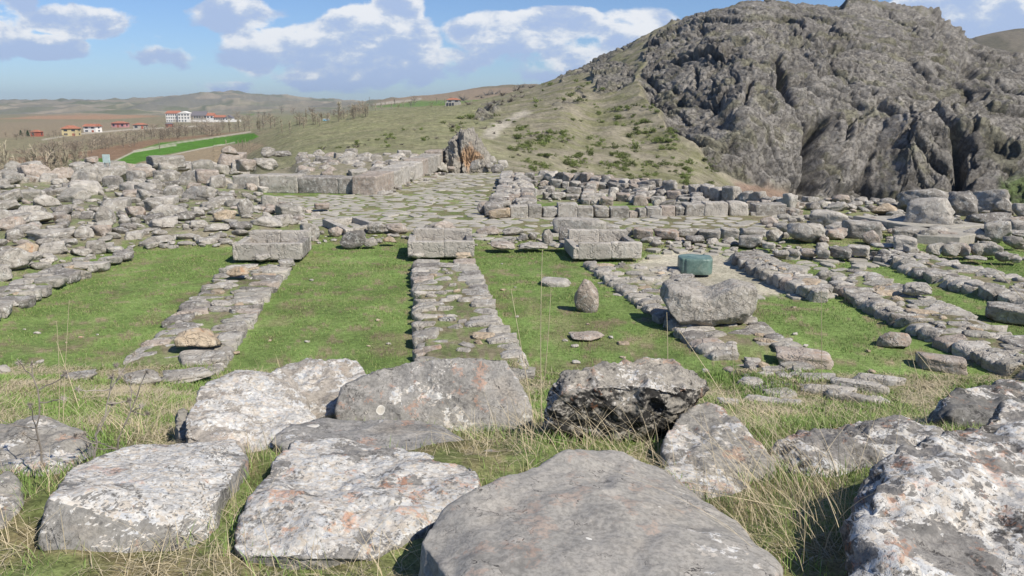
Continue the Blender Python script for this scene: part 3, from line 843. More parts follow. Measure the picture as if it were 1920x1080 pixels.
sl = bpy.data.lights.new('sun', 'SUN'); sl.energy = 5.0; sl.angle = R(.5); sl.color = (1, .93, .82)
so = bpy.data.objects.new('sun', sl); COL.objects.link(so); so.rotation_euler = SUNV.to_track_quat('Z', 'Y').to_euler()
cam = bpy.data.cameras.new('camera'); co_ = bpy.data.objects.new('camera', cam); COL.objects.link(co_)
cam.sensor_width = 36; cam.lens = 36 * FPX / 1920; cam.clip_end = 30000; cam.clip_start = .05
co_.location = (0, 0, CZ); co_.rotation_euler = (R(90) - PITCH, 0, 0)
S.camera = co_
S.view_settings.view_transform = 'Standard'; S.view_settings.look = 'None'; S.view_settings.gamma = 1; S.view_settings.exposure = 0.22
S.cycles.max_bounces = 4; S.cycles.diffuse_bounces = 2; S.cycles.glossy_bounces = 1; S.cycles.volume_bounces = 0; S.cycles.transmission_bounces = 1

# ================================================================== FOREGROUND ROCKS
M['fg_grey'] = lichen_mat('weathered block', .16, (.265, .255, .235), (.345, .33, .305), .3, .3, spots=.20, seed=1, bs=.6)
M['fg_plain'] = lichen_mat('smooth boulder', .02, (.32, .305, .275), (.385, .36, .32), .15, .10, spots=.16, seed=2, big=1.1, bs=.4)
M['fg_lichen'] = lichen_mat('lichen covered block', .40, (.23, .222, .205), (.31, .297, .272), .3, .55, cell=24, seed=3, top=1.1)
M['fg_speck'] = lichen_mat('speckled boulder', .43, (.24, .23, .212), (.32, .305, .28), .45, .5, cell=24, seed=3.5, top=.8)
M['fg_white'] = lichen_mat('white lichen block', .60, (.33, .30, .26), (.42, .38, .33), .10, .2, cell=20, seed=4, top=.2)
M['fg_black_shaded'] = lichen_mat('black crusted shaded boulder', .45, (.28, .26, .225), (.38, .35, .30), .25, .4, cell=30, seed=5, top=.6, black=.96)  # front blackened for black lichen and for the shade under its overhang
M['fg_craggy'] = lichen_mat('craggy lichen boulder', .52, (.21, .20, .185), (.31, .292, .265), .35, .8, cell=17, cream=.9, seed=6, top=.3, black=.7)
M['fg_shaded'] = lichen_mat('dark boulder', .22, (.15, .145, .13), (.24, .23, .21), .2, .8, cell=22, seed=9, black=.6)  # dark tones carry the shade this boulder lies in
M['fg_mid'] = lichen_mat('dusty block', .28, (.28, .265, .235), (.36, .34, .30), .3, .35, cell=24, seed=7, top=.4)

FG = []
def fg_rock(name, label, pts, mat, sub=6, p=26, amp=.03, rough=.010, thick=.5, back=.0, ridge=0.0, cat='boulder', pit=0.0, seed=0, rs=2.2, nchip=12):
    """pts: (px, py, D) corner points seen in the photograph, each with its own distance; the body below them is closed behind and under"""
    W3 = [at_d(*q) for q in pts]
    A = np.array(W3)
    low = A.copy(); low[:, 2] -= thick; low[:, 1] += back
    allp = np.concatenate([A, low])
    bm = bmesh.new()
    for q in allp: bm.verts.new(q)
    r = bmesh.ops.convex_hull(bm, input=bm.verts[:])
    bm.normal_update()
    c = allp.mean(0) * .5 + (allp.min(0) + allp.max(0)) * .25
    nrm, hs = [], []
    for f in bm.faces:
        n = np.array(f.normal[:]); h = float(n @ (np.array(f.calc_center_median()[:]) - c))
        if h < 0: n = -n; h = -h
        if h > 1e-3 and f.calc_area() > 1e-4:
            dup = False
            for k, (n2, h2) in enumerate(zip(nrm, hs)):
                if n @ n2 > .985 and abs(h - h2) < .04: dup = True
            if not dup: nrm.append(n); hs.append(h)
    bm.free()
    bm = bmesh.new(); bmesh.ops.create_icosphere(bm, subdivisions=sub, radius=1.0)
    d = np.array([x.co[:] for x in bm.verts]); f = np.array([[q.index for q in x.verts] for x in bm.faces]); bm.free()
    ext = (allp.max(0) - allp.min(0)); d = d * ext; d /= np.linalg.norm(d, axis=1)[:, None]
    rad = star(d, nrm, hs, p)
    v = d * rad[:, None]
    o = np.array([seed * 3.3, seed * 7.1, seed * 1.9])
    # normal
    def normals(v):
        fn = np.cross(v[f[:, 1]] - v[f[:, 0]], v[f[:, 2]] - v[f[:, 0]])
        N = np.zeros_like(v)
        for k in range(3): np.add.at(N, f[:, k], fn)
        return N / np.maximum(np.linalg.norm(N, axis=1), 1e-12)[:, None]
    v = chips(v, f, np.random.default_rng(seed + 500), nchip, .065 * float(ext.mean()), .5)
    N = normals(v)
    w = v + .12 * np.stack([pn(v * 3 + o + k * 5) for k in range(3)], -1)
    disp = amp * 1.6 * fbm(w * rs + o, 3) + ridge * (ridged(w * rs * 1.6 + o + 4, 4) - 1.0) + rough * fbm(v * 14 + o, 4) + rough * .5 * (ridged(v * 30 + o, 2) - .7)
    if pit: disp -= pit * np.maximum(0, pn(w * 5 + o + 8) - .1) * 2
    v = v + N * disp[:, None]
    me = np_mesh(name, v, f, True, mat)
    ob = mobj(name, me); ob.location = c
    tag(ob, label, cat)
    FG.append(allp[:, :2]); 
    return ob

# distances grow up the picture: bank level at a given row
def bd(py, px=960):
    q = hit(px, py); return q[1]

fg_rock('boulder', 'huge smooth bare grey boulder at the bottom centre with a few round white lichens',
        [(770, 1100, 2.95), (785, 1010, 3.05), (840, 950, 3.3), (920, 915, 3.55), (1000, 886, 3.8), (1085, 838, 4.1), (1150, 842, 4.15), (1235, 882, 4.05), (1310, 930, 3.8), (1390, 990, 3.4), (1500, 1100, 2.75), (1350, 1180, 2.3), (900, 1180, 2.3), (1090, 900, 3.55)],
        M['fg_plain'], 7, p=90, amp=.022, rough=.005, thick=.55, seed=1, nchip=5)
fg_rock('stone_block', 'large block at the lower left with lichen on top and a plain grey front face',
        [(55, 1065, 3.25), (84, 962, 3.38), (128, 870, 4.15), (300, 826, 4.85), (458, 820, 5.0), (474, 850, 4.7), (436, 900, 4.15), (412, 925, 3.85), (250, 945, 3.5), (402, 1045, 3.5), (240, 1080, 3.28), (110, 1085, 3.22)],
        M['fg_lichen'], 7, p=80, amp=.02, rough=.007, thick=.35, cat='stone block', seed=2)
fg_rock('boulder', 'broad lichen-speckled boulder between the lower left block and the smooth centre boulder',
        [(462, 1040, 3.25), (474, 920, 3.85), (538, 828, 4.85), (640, 828, 5.0), (730, 838, 4.9), (870, 862, 4.65), (918, 915, 4.15), (860, 955, 3.7), (790, 985, 3.5), (600, 968, 3.5), (700, 1045, 3.2), (560, 1060, 3.16)],
        M['fg_speck'], 7, p=60, amp=.03, rough=.009, thick=.4, seed=33)
fg_rock('boulder', 'pale block crusted all over with white lichen, left of the big grey slab',
        [(342, 820, 5.0), (352, 770, 5.4), (395, 700, 6.3), (430, 688, 6.7), (500, 694, 6.8), (560, 720, 6.6), (590, 790, 5.8), (560, 825, 5.2), (450, 838, 4.95)],
        M['fg_white'], 7, p=40, amp=.035, rough=.012, thick=.45, seed=4)
fg_rock('boulder', 'rounded white lichen boulder wedged behind the pale block, left end of the grey slab',
        [(495, 700, 6.9), (520, 680, 7.2), (580, 667, 7.5), (650, 670, 7.5), (690, 692, 7.2), (680, 770, 6.3), (540, 790, 6.2)],
        M['fg_white'], 6, p=14, amp=.04, rough=.014, thick=.5, seed=5)
fg_rock('stone_slab', 'large upright grey slab, sparse round lichens, rising above the low flat slab in front',
        [(628, 780, 6.1), (634, 745, 6.2), (650, 705, 6.35), (760, 684, 6.45), (920, 664, 6.55), (948, 672, 6.55), (988, 728, 6.35), (1004, 800, 6.1), (860, 815, 6.0), (640, 805, 6.0)],
        M['fg_grey'], 7, p=70, amp=.02, rough=.008, thick=.55, back=.55, ridge=.012, cat='stone slab', seed=6)
fg_rock('stone_slab', 'low flat grey slab lying in front of the upright grey slab',
        [(505, 822, 5.0), (540, 795, 5.35), (600, 778, 5.6), (700, 790, 5.6), (860, 800, 5.5), (874, 825, 5.2), (868, 850, 4.95), (700, 860, 4.85), (540, 845, 4.9)],
        M['fg_grey'], 6, p=50, amp=.02, rough=.007, thick=.45, cat='stone slab', seed=7)
fg_rock('boulder', 'boulder with pale rounded top and black crusted, shade-darkened front, right of the upright grey slab',
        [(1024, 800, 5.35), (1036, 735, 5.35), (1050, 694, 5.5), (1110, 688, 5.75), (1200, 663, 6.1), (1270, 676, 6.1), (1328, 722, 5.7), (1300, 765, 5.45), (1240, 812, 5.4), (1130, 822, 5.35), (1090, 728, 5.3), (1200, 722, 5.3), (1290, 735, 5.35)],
        M['fg_black_shaded'], 7, p=50, amp=.04, rough=.014, thick=.35, back=.45, ridge=.04, seed=8, rs=1.6)
fg_rock('boulder', 'leaning grey boulder with a cream lichen crown, right of the dark boulder',
        [(1228, 862, 4.75), (1240, 815, 5.0), (1300, 758, 5.5), (1345, 752, 5.6), (1380, 790, 5.2), (1452, 872, 4.6), (1400, 890, 4.45), (1270, 885, 4.5)],
        M['fg_mid'], 6, p=40, amp=.03, rough=.012, thick=.4, seed=9)
fg_rock('boulder', 'flat dusty stone lying low between the smooth centre boulder and the leaning boulder',
        [(1240, 880, 4.5), (1300, 872, 4.7), (1380, 885, 4.65), (1425, 925, 4.25), (1400, 965, 3.95), (1300, 945, 4.0)],
        M['fg_mid'], 6, p=16, amp=.03, rough=.010, thick=.3, seed=10)
fg_rock('boulder', 'cream and black mottled boulder sunk in dry grass at right of centre',
        [(1462, 850, 4.7), (1500, 812, 5.1), (1560, 785, 5.5), (1640, 780, 5.6), (1730, 786, 5.5), (1790, 825, 5.1), (1700, 885, 4.5), (1520, 895, 4.45)],
        M['fg_craggy'], 7, p=14, amp=.04, rough=.014, thick=.5, ridge=.015, seed=11)
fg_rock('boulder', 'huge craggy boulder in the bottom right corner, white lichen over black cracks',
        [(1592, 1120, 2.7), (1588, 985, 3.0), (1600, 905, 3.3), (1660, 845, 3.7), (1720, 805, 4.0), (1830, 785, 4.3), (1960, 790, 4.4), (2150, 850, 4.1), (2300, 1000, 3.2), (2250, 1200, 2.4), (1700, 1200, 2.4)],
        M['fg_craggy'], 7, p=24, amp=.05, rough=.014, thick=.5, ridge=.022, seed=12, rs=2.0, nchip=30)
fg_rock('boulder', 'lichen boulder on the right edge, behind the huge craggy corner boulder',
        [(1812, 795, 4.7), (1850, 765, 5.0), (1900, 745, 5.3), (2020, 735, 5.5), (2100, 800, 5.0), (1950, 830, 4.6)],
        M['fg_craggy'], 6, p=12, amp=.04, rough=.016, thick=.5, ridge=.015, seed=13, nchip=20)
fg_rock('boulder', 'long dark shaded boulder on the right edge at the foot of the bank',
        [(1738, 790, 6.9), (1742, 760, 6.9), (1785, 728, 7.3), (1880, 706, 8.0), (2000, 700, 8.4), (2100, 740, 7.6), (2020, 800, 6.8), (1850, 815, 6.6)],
        M['fg_shaded'], 6, p=14, amp=.05, rough=.014, thick=.5, back=.2, ridge=.02, seed=14)
fg_rock('boulder', 'dull grey boulder with an orange patch at the left edge, behind the thistles',
        [(-120, 840, 4.8), (-60, 785, 5.3), (30, 774, 5.4), (110, 798, 5.2), (165, 810, 5.1), (185, 855, 4.7), (100, 885, 4.4), (-40, 895, 4.35)],
        M['fg_mid'], 6, p=16, amp=.04, rough=.012, thick=.4, seed=15)
fg_rock('boulder', 'dark grey boulder cut by the left edge, beside the lower left block',
        [(-220, 980, 3.6), (-200, 890, 4.0), (-20, 862, 4.25), (22, 880, 4.1), (46, 930, 3.8), (20, 978, 3.5), (-100, 1010, 3.4)],
        M['fg_mid'], 6, p=12, amp=.04, rough=.012, thick=.4, seed=16)
fg_rock('boulder', 'small flat stone lying in the grass behind the smooth centre boulder',
        [(896, 850, 4.9), (912, 842, 5.05), (1000, 872, 4.75), (1018, 890, 4.55), (960, 898, 4.45), (905, 868, 4.7)],
        M['fg_mid'], 5, p=12, amp=.02, rough=.008, thick=.2, seed=17)
fg_rock('stone', 'brown stone tucked against the left flank of the white lichen block',
        [(322, 800, 5.4), (330, 765, 5.8), (352, 752, 6.0), (360, 800, 5.5), (345, 822, 5.2)],
        M['fg_mid'], 5, p=12, amp=.03, rough=.01, thick=.3, cat='stone', seed=18)

# ================================================================== WALL FOOTINGS (storeroom walls)
def footing(key, label, ltex='grey', gap=1.0, big=1.0, fill=.9, edge_h=.42):
    s = STRIPS[key]
    Lw, Rw, zt = s['Lw'], s['Rw'], s['z']
    c0 = s['poly'].mean(0)
    root = empty('low_stone_wall', (c0[0], c0[1], 0), 0, label, 'low wall', 'storeroom wall footings')
    def plen(P): return np.concatenate([[0], np.cumsum(np.linalg.norm(np.diff(P, axis=0), axis=1))])
    def along(P, L, d): return np.array([np.interp(d, L, P[:, 0]), np.interp(d, L, P[:, 1])])
    n = 0
    for side, P in ((0, Lw), (1, Rw)):
        L = plen(P); d = 0.1
        other = Rw if side == 0 else Lw; Lo = plen(other)
        while d < L[-1] and n < 88:
            ln = random.uniform(.30, .66) * big
            a = along(P, L, d); b = along(P, L, min(d + ln, L[-1])); q = (a + b) / 2
            o = along(other, Lo, (d + ln / 2) / L[-1] * Lo[-1]); ac = (o - q); wd = np.linalg.norm(ac); ac /= wd
            dp = min(random.uniform(.5, 1.05) * big, wd * .49)
            q = q + ac * (dp / 2 - random.uniform(0, .08))
            ang = math.atan2(b[1] - a[1], b[0] - a[0])
            hh = edge_h * random.uniform(.85, 1.15); top = zt + random.uniform(-.06, .015)
            zt = s['z'] + .8 * max(0, h1(q[0], q[1]) - s['z'] + .05)
            top = zt + random.uniform(-.06, .015)
            if random.random() < .95:
                st = stone(random.choice(['slab', 'slab', 'slab', 'slab', 'block']), (q[0], q[1], top - hh), (ln * 1.06, dp, hh), ang + random.gauss(0, .10), random.choices(['grey', 'pale', 'dark', 'slab', 'pink'], [6, 4, 1.3, 2, .5])[0], root, 'wall_stone', .04)
                n += 1
            d += ln * gap
    m = 0
    Lm = plen(Lw)
    x0, y0 = s['poly'].min(0); x1, y1 = s['poly'].max(0)
    tries = 0
    pl = []
    want = int(fill * 70)
    while m < min(want, 98 - n) and tries < 3000:
        tries += 1
        x = random.uniform(x0, x1); y = random.uniform(y0, y1)
        if sd(np.array([x]), np.array([y]), s['poly'])[0] < .32: continue
        r = random.choice([.09, .12, .16, .22, .3])
        if any((x - a) ** 2 + (y - b) ** 2 < (r + c) ** 2 * .8 for a, b, c in pl): continue
        pl.append((x, y, r))
        stone(random.choice(['slab', 'slab', 'slab', 'pebble']), (x, y, zt - .2), (r * 2.5, r * 1.5, random.uniform(.14, .20)), random.gauss(0, .5), random.choice(['grey', 'pale', 'slab', 'tan', 'dark']), root, 'wall_stone', .06)
        m += 1
    return root
footing('w0', 'broken line of flat footing stones at the left edge of the first lawn', fill=.5, gap=1.5, edge_h=.28)
footing('w1', 'low wall footing running from the left stone trough down to the bank', fill=.65, gap=1.05)
footing('w2', 'middle low wall footing, straight and narrow, running from the middle stone trough to the bank', fill=.5, edge_h=.5, big=1.05)
footing('w3', 'low wall footing under the big saddle-shaped boulder, starting at the right-hand stone trough', fill=1.0, big=.85)
footing('w3b', 'scattered sunken footing stones near the bank, below the saddle-shaped boulder', fill=.8, gap=1.4, edge_h=.25, big=.8)
footing('w4', 'long low wall footing with a dark shaded left face, right of the saddle-shaped boulder', fill=.6, edge_h=.52)
footing('w5', 'low wall footing farthest right, with a dark shaded left face, running to the right edge', fill=.6, edge_h=.52)
footing('w6', 'short low wall of flat slabs beside the gravel patch of the green stone', fill=.5, edge_h=.42)

# ================================================================== STONE TROUGHS
def bx(parent, name, c, dims, rz, mat, vi, label=None):
    """one dressed block: c is centre of its foot, in the parent's frame"""
    me = VAR['block'][vi]
    o = bpy.data.objects.new(name, me); COL.objects.link(o); o.parent = parent
    o.location = c; o.scale = dims; o.rotation_euler = (0, 0, rz); setmat(o, M[mat])
    if label: o['label'] = label
    return o
def dressed(seed):
    bm = bmesh.new(); bmesh.ops.create_cube(bm, size=1)
    bmesh.ops.bevel(bm, geom=bm.edges[:], offset=.06, segments=3, affect='EDGES', profile=.5)
    bmesh.ops.subdivide_edges(bm, edges=[e for e in bm.edges if e.calc_length() > .3], cuts=12, use_grid_fill=True)
    bmesh.ops.triangulate(bm, faces=bm.faces[:])
    v = np.array([x.co[:] for x in bm.verts]); f = np.array([[q.index for q in x.verts] for x in bm.faces]); bm.free()
    o = seed * 11.3
    n = v / np.maximum(np.abs(v).max(1), 1e-6)[:, None]
    d = .035 * fbm(v * 1.3 + o, 3) - .06 * np.maximum(0, pn(v * 2.3 + o) - .25) + .008 * fbm(v * 8 + o, 2)
    v = v * (1 + d[:, None] * 1.6); v[:, 2] += .5
    me = np_mesh('dressed_block', v, f, True); me.materials.append(M['dress']); return me
DR_ = [dressed(i) for i in range(5)]
def dbx(parent, name, c, dims, rz, mat='dress', vi=0):
    o = bpy.data.objects.new(name, DR_[vi % 5]); COL.objects.link(o); o.parent = parent
    o.location = c; o.scale = dims; o.rotation_euler = (0, 0, rz); setmat(o, M[mat]); return o
def trough(px0, px1, yb, label, rz=0, skew=.25, left_open=False):
    a = at_z(px0, yb, .12); b = at_z(px1, yb, .12); w = b[0] - a[0]
    root = empty('stone_trough', ((a[0] + b[0]) / 2, a[1], .08), rz, label, 'trough', 'stone troughs at the heads of the wall footings')
    d = 1.95
    dbx(root, 'front_block', (-w * .20 + .02, .16, 0), (w * .50, .28, .52), 0, vi=0)
    dbx(root, 'front_block', (w * .29, .17, .02), (w * .47, .30, .52), .02, vi=1)
    dbx(root, 'back_block', (-w * .22 - skew * .3, d - .18, .02), (w * .50, .32, .68), 0, vi=2)
    dbx(root, 'back_block', (w * .26 - skew * .3, d - .17, .02), (w * .46, .32, .66), 0, vi=3)
    dbx(root, 'end_slab', (-w * .5 + .05 - skew * .15, d / 2, .0), (.24, d * .98, .40 if left_open else .50), .09, vi=4)
    dbx(root, 'end_slab', (w * .5 - .10 - skew * .2, d / 2 + .1, .0), (.22, d * .76, .5), .09, 'dark', vi=1)
    dbx(root, 'floor_slab', (-.05, d / 2, -.05), (w * .86, d * .8, .22), 0, vi=2)
    return root
trough(438, 562, 486, 'weathered stone trough, leftmost of three, two round boulders lying against its front')
trough(766, 886, 481, 'weathered stone trough in the middle of three, its two front blocks in full view', skew=.3)
trough(1078, 1200, 484, 'weathered stone trough, rightmost of three, its left side open and in shadow', skew=.55, left_open=True)

# sunken rectangular basin
def basin():
    A = [at_z(*q, .3)[:2] for q in [(605, 414), (660, 404), (714, 421), (668, 433)]]
    A = np.array([at_z(606, 413, .32)[:2], at_z(664, 405, .32)[:2], at_z(715, 421, .32)[:2], at_z(650, 433, .32)[:2]])
    c = A.mean(0)
    root = empty('stone_basin', (c[0], c[1], .0), 0, 'sunken rectangular basin of dressed slabs with a dark hollow, behind the left and middle troughs', 'basin')
    for i in range(4):
        p, q = A[i] - c, A[(i + 1) % 4] - c; m = (p + q) / 2; L = np.linalg.norm(q - p)
        m = m * .86
        dbx(root, 'rim_slab', (m[0], m[1], -.35), (L * .98, .30, .68 + .012 * i), math.atan2(q[1] - p[1], q[0] - p[0]), vi=i)
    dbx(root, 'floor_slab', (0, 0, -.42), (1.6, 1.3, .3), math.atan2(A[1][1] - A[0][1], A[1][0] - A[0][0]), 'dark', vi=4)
    return root
basin()

# green stone
def green_stone():
    P = at_z(1309, 511, .14); Zc = P[1] * cP + (CZ - .14) * sP
    w = 64 * Zc / FPX; d = w * .92; h = w * .47
    th = np.linspace(0, 2 * math.pi, 121)[:-1]
    def ring(s, z):
        e = 3.4
        r = 1 / (np.abs(np.cos(th)) ** e + np.abs(np.sin(th)) ** e) ** (1 / e)
        # groove down the front left
        dd = np.abs(((th - R(231) + math.pi) % (2 * math.pi)) - math.pi)
        r = r * (1 - .07 * np.exp(-(dd / .05) ** 2)) - .02 * (th > R(231)) * (th < R(300))
        return np.stack([r * np.cos(th) * w / 2 * s, r * np.sin(th) * d / 2 * s, np.full_like(th, z)], -1)
    rings = [ring(.97, 0), ring(1, .03), ring(1, h * .3), ring(1, h * .6), ring(.995, h * .86), ring(.985, h * .94), ring(.95, h * .985), ring(.90, h), ring(.6, h * 1.01), ring(.3, h * 1.0), ring(.02, h)]
    v = np.concatenate(rings); v += .008 * np.stack([fbm(v * 3 + k * 4, 3) for k in range(3)], -1)
    v[:, 2] += .03 * pn(v * 1.5) * (v[:, 2] > h * .8)
    n = len(th); f = []
    for k in range(len(rings) - 1):
        for i in range(n):
            j = (i + 1) % n; f.append((k * n + i, k * n + j, (k + 1) * n + j, (k + 1) * n + i))
    me = np_mesh('green_stone', v, np.array(f), True)
    t = NT('green nephrite'); p = t.pos(); w_ = t.warp(p, 3, .4)
    c = t.cramp(t.noise(w_, 3, 6, .65), [(.28, (.06, .11, .095)), (.5, (.13, .205, .175)), (.72, (.25, .33, .28))])
    c = t.mix(t.ramp(t.noise(p, 24, 5, .7), .5, .7, 0, .5), c, (.26, .32, .27)); c = t.mix(t.ramp(t.noise(w_, 1.6, 3), .6, .72, 0, .5), c, (.24, .20, .13))
    me.materials.append(t.done(c, .42, bump=t.noise(p, 18, 5), bs=.35, bd=.02, spec=.5))
    o = mobj('green_stone', me); o.location = (P[0], P[1] + d / 2, .06); o.rotation_euler = (0, 0, R(-6))
    tag(o, 'smooth blue-green cube-shaped stone with a groove, standing on pale gravel', 'stone')
green_stone()

# saddle boulder
def saddle():
    P = at_z(1338, 603, .25); Zc = P[1] * cP + (CZ - .25) * sP
    w = 172 * Zc / FPX
    bm = bmesh.new(); bmesh.ops.create_icosphere(bm, subdivisions=6, radius=1)
    d = np.array([x.co[:] for x in bm.verts]); f = np.array([[q.index for q in x.verts] for x in bm.faces]); bm.free()
    nr = [unit(a) for a in ((1, -.1, .05), (-1, -.1, .35), (0, 1, .1), (.05, -1, .15), (0, 0, 1), (0, 0, -1), (-.8, 0, -.75), (.15, -.75, -.8), (.75, -.3, -.55), (-.4, -.7, .5), (.7, -.6, .1))]
    hs = [1.06, 1.0, .55, .55, .50, .38, .68, .55, .85, .78, .92]
    v = d * star(d, nr, hs, 20)[:, None]
    top = sst(.05, .35, v[:, 2])
    v[:, 2] *= .92; v[:, 2] -= top * (.13 * np.exp(-((v[:, 0] + .12) / .33) ** 2) + .08 * sst(.4, -.3, v[:, 0]) * sst(.2, -.5, v[:, 1]))
    v[:, 2] += top * .10 * np.exp(-((v[:, 0] - .62) / .25) ** 2)
    v = chips(v, f, np.random.default_rng(5), 10, .06, .5)
    v += (.05 * fbm(v * 1.8, 4) + .022 * (ridged(v * 4, 3) - 1))[:, None] * v / np.linalg.norm(v, axis=1)[:, None]
    v *= w / 2
    v[:, 2] -= v[:, 2].min()
    M['saddle'] = stone_mat('saddle boulder limestone', (.40, .37, .32), (.52, .48, .42), .55, .6, .15, 1.3)
    o = mobj('boulder', np_mesh('boulder', v, f, True, M['saddle'])); o.location = (P[0], P[1] + w * .27, .06)
    o.rotation_euler = (0, 0, R(-6))
    tag(o, 'big saddle-shaped grey boulder with a hollowed top, in front of the green stone', 'boulder')
saddle()

# ================================================================== LOOSE STONES ON THE LAWNS
def key(o, label, cat='boulder'):
    o.name = 'boulder' if cat == 'boulder' else ('stone' if cat == 'stone' else cat.replace(' ', '_'))
    return tag(o, label, cat)
key(spx(333, 414, 602, 657, 'wedge', 'tan', zb=.26, vi=1), 'tan angular boulder sitting on the left wall footing')
key(spx(340, 426, 650, 690, 'slab', 'grey', zb=.12, dr=.8), 'broad flat grey slab just below the tan boulder, left footing', 'stone slab')
key(spx(426, 467, 496, 518, 'boulder', 'tan', zb=.26), 'pale orange-tinged stone near the upper end of the left wall footing', 'stone')
key(spx(1015, 1070, 518, 539, 'slab', 'pale', vi=2), 'long low pale rock lying on the lawn beyond the pointed stone')
key(spx(1078, 1120, 536, 587, 'wedge', 'pink', vi=3, dr=.7), 'pointed upright pinkish stone standing on the lawn')
for o_ in COL.objects:
    if o_.get('label', '').startswith('pointed upright'): o_.scale[2] *= 1.35; o_.scale[0] *= 1.1
key(spx(1067, 1134, 619, 642, 'round', 'pink', vi=1), 'low rounded half-buried rock on the lawn below the pointed stone')
key(spx(1157, 1180, 640, 648, 'slab', 'tan'), 'small flat stone in the lawn right of the low rounded rock', 'stone')
key(spx(1072, 1088, 676, 683, 'pebble', 'pale'), 'small white stone on the lawn above the dark boulder', 'stone')
key(spx(438, 450, 657, 666, 'pebble', 'tan'), 'small cream stone on the lawn right of the left footing', 'stone')
key(spx(1455, 1560, 648, 690, 'block', 'pink', dr=.55, vi=1), 'oblong rough block lying on the lawn below the saddle-shaped boulder')
key(spx(1645, 1703, 612, 654, 'boulder', 'pink', vi=3), 'roundish angular stone alone on the lawn, upper right of the oblong block')
key(spx(1717, 1806, 655, 698, 'block', 'pink', dr=.6, vi=2), 'squared brownish block on the lawn at the right, nearest the bank')
key(spx(1694, 1743, 525, 553, 'boulder', 'pale', vi=5, zb=.3), 'pale squarish stone on the right-hand lawn between the two dark-faced footings')
key(spx(1854, 1965, 565, 607, 'block', 'grey', dr=.5, zb=.05, vi=4), 'large grey block at the right edge lying on the lawn')
key(spx(1640, 1700, 706, 724, 'slab', 'tan', zb=.05), 'flat sandy slab among the sunken stones near the bank', 'stone slab').location.x -= 1.0
for (x0, x1, a, b) in [(1316, 1330, 690, 700), (1382, 1430, 700, 726), (1460, 1500, 745, 762), (1395, 1425, 668, 684), (1345, 1385, 745, 760), (1500, 1600, 728, 742), (1560, 1660, 718, 735), (120, 180, 692, 716), (-10, 18, 682, 702), (240, 300, 690, 725), (310, 400, 680, 722), (1395, 1440, 735, 757), (1415, 1470, 740, 760), (1550, 1640, 740, 755), (1600, 1690, 705, 722)]:
    tag(spx(x0, x1, a, b, 'boulder' if b - a > 18 else 'slab', random.choice(['grey', 'pale']), name='sunken_stone'), 'grey half-sunken stone at the foot of the grassy bank', 'stone', 'half-sunken stones at the foot of the bank')
for _ in range(60):
    px = random.uniform(40, 1880); py = random.uniform(470, 700)
    P = hit(px, py)
    if any(sd(np.array([P[0]]), np.array([P[1]]), s['poly'])[0] > -.15 for s in STRIPS.values()): continue
    w = random.uniform(.05, .13)
    tag(stone('pebble', (P[0], P[1], P[2] - w * .2), (w * 1.4, w, w * .7), random.uniform(0, 3), random.choice(['pale', 'tan', 'pale']), name='small_stone'), 'small pale stone lying in the short grass of the lawns', 'stone', 'small stones in the lawns')
# against the troughs
key(spx(466, 512, 450, 480, 'round', 'pink', zb=.12, vi=2), 'rounded boulder leaning on the front of the left trough, middle of it')
key(spx(516, 557, 452, 486, 'round', 'pink', zb=.10, vi=3), 'pitted pinkish boulder at the right corner of the left trough')
key(spx(480, 508, 473, 490, 'boulder', 'pale', zb=.12), 'small grey stone at the foot of the left trough', 'stone')
key(spx(523, 553, 484, 498, 'slab', 'grey', zb=.2), 'flat stone below the right corner of the left trough', 'stone slab')
key(spx(769, 799, 471, 484, 'boulder', 'grey', zb=.12), 'low grey stone at the left foot of the middle trough', 'stone')
key(spx(855, 884, 470, 488, 'boulder', 'tan', zb=.12), 'cream and grey stone at the right foot of the middle trough', 'stone')
# between the troughs
key(spx(639, 688, 426, 463, 'boulder', 'dark', zb=.1, vi=2, dr=.7), 'dark angular boulder in front of the sunken basin')
key(spx(684, 708, 446, 462, 'boulder', 'grey', zb=.1), 'lichen-grey stone touching the right side of the dark boulder by the basin', 'stone')
key(spx(719, 744, 441, 456, 'wedge', 'tan', zb=.12), 'tan stone midway between the basin and the middle trough', 'stone')
key(spx(565, 600, 415, 453, 'round', 'grey', zb=.12), 'tall rounded boulder right behind the left trough')
key(spx(616, 644, 423, 443, 'boulder', 'pink', zb=.14), 'pinkish stone against the front rim of the basin', 'stone')
key(spx(690, 724, 415, 438, 'round', 'grey', zb=.14), 'rounded grey boulder at the right corner of the basin')
key(spx(725, 764, 417, 438, 'boulder', 'pink', zb=.14), 'pinkish-grey stone right of the basin', 'stone')
key(spx(793, 822, 418, 433, 'boulder', 'dark', zb=.14), 'dark-fronted stone directly behind the middle trough', 'stone')
key(spx(813, 858, 410, 434, 'wedge', 'pink', zb=.14), 'pinkish wedge of rock behind the right end of the middle trough')
key(spx(590, 618, 379, 393, 'block', 'pink', zb=.10), 'pinkish flat block on the paving in front of the long ashlar wall', 'stone block')
for (x0, x1, a, b, m) in [(893, 937, 421, 441, 'pink'), (942, 982, 424, 442, 'grey'), (971, 990, 437, 451, 'dark'), (990, 1008, 435, 449, 'dark'), (1016, 1037, 428, 459, 'grey'), (920, 966, 451, 469, 'pink'), (973, 1027, 454, 468, 'grey'), (1028, 1062, 452, 466, 'slab')]:
    tag(spx(x0, x1, a, b, 'boulder', m, zb=.12, name='kerb_stone'), 'rough stone of the broken kerb between the middle and right troughs', 'stone', 'kerb stones between the middle and right troughs')
key(spx(1036, 1136, 405, 436, 'slab', 'pale', zb=.2, vi=1, dr=.5), 'long lichen-white boulder lying behind the right trough')
key(spx(1048, 1072, 424, 452, 'boulder', 'dark', zb=.15), 'dark stone filling the corner left of the right trough', 'stone')

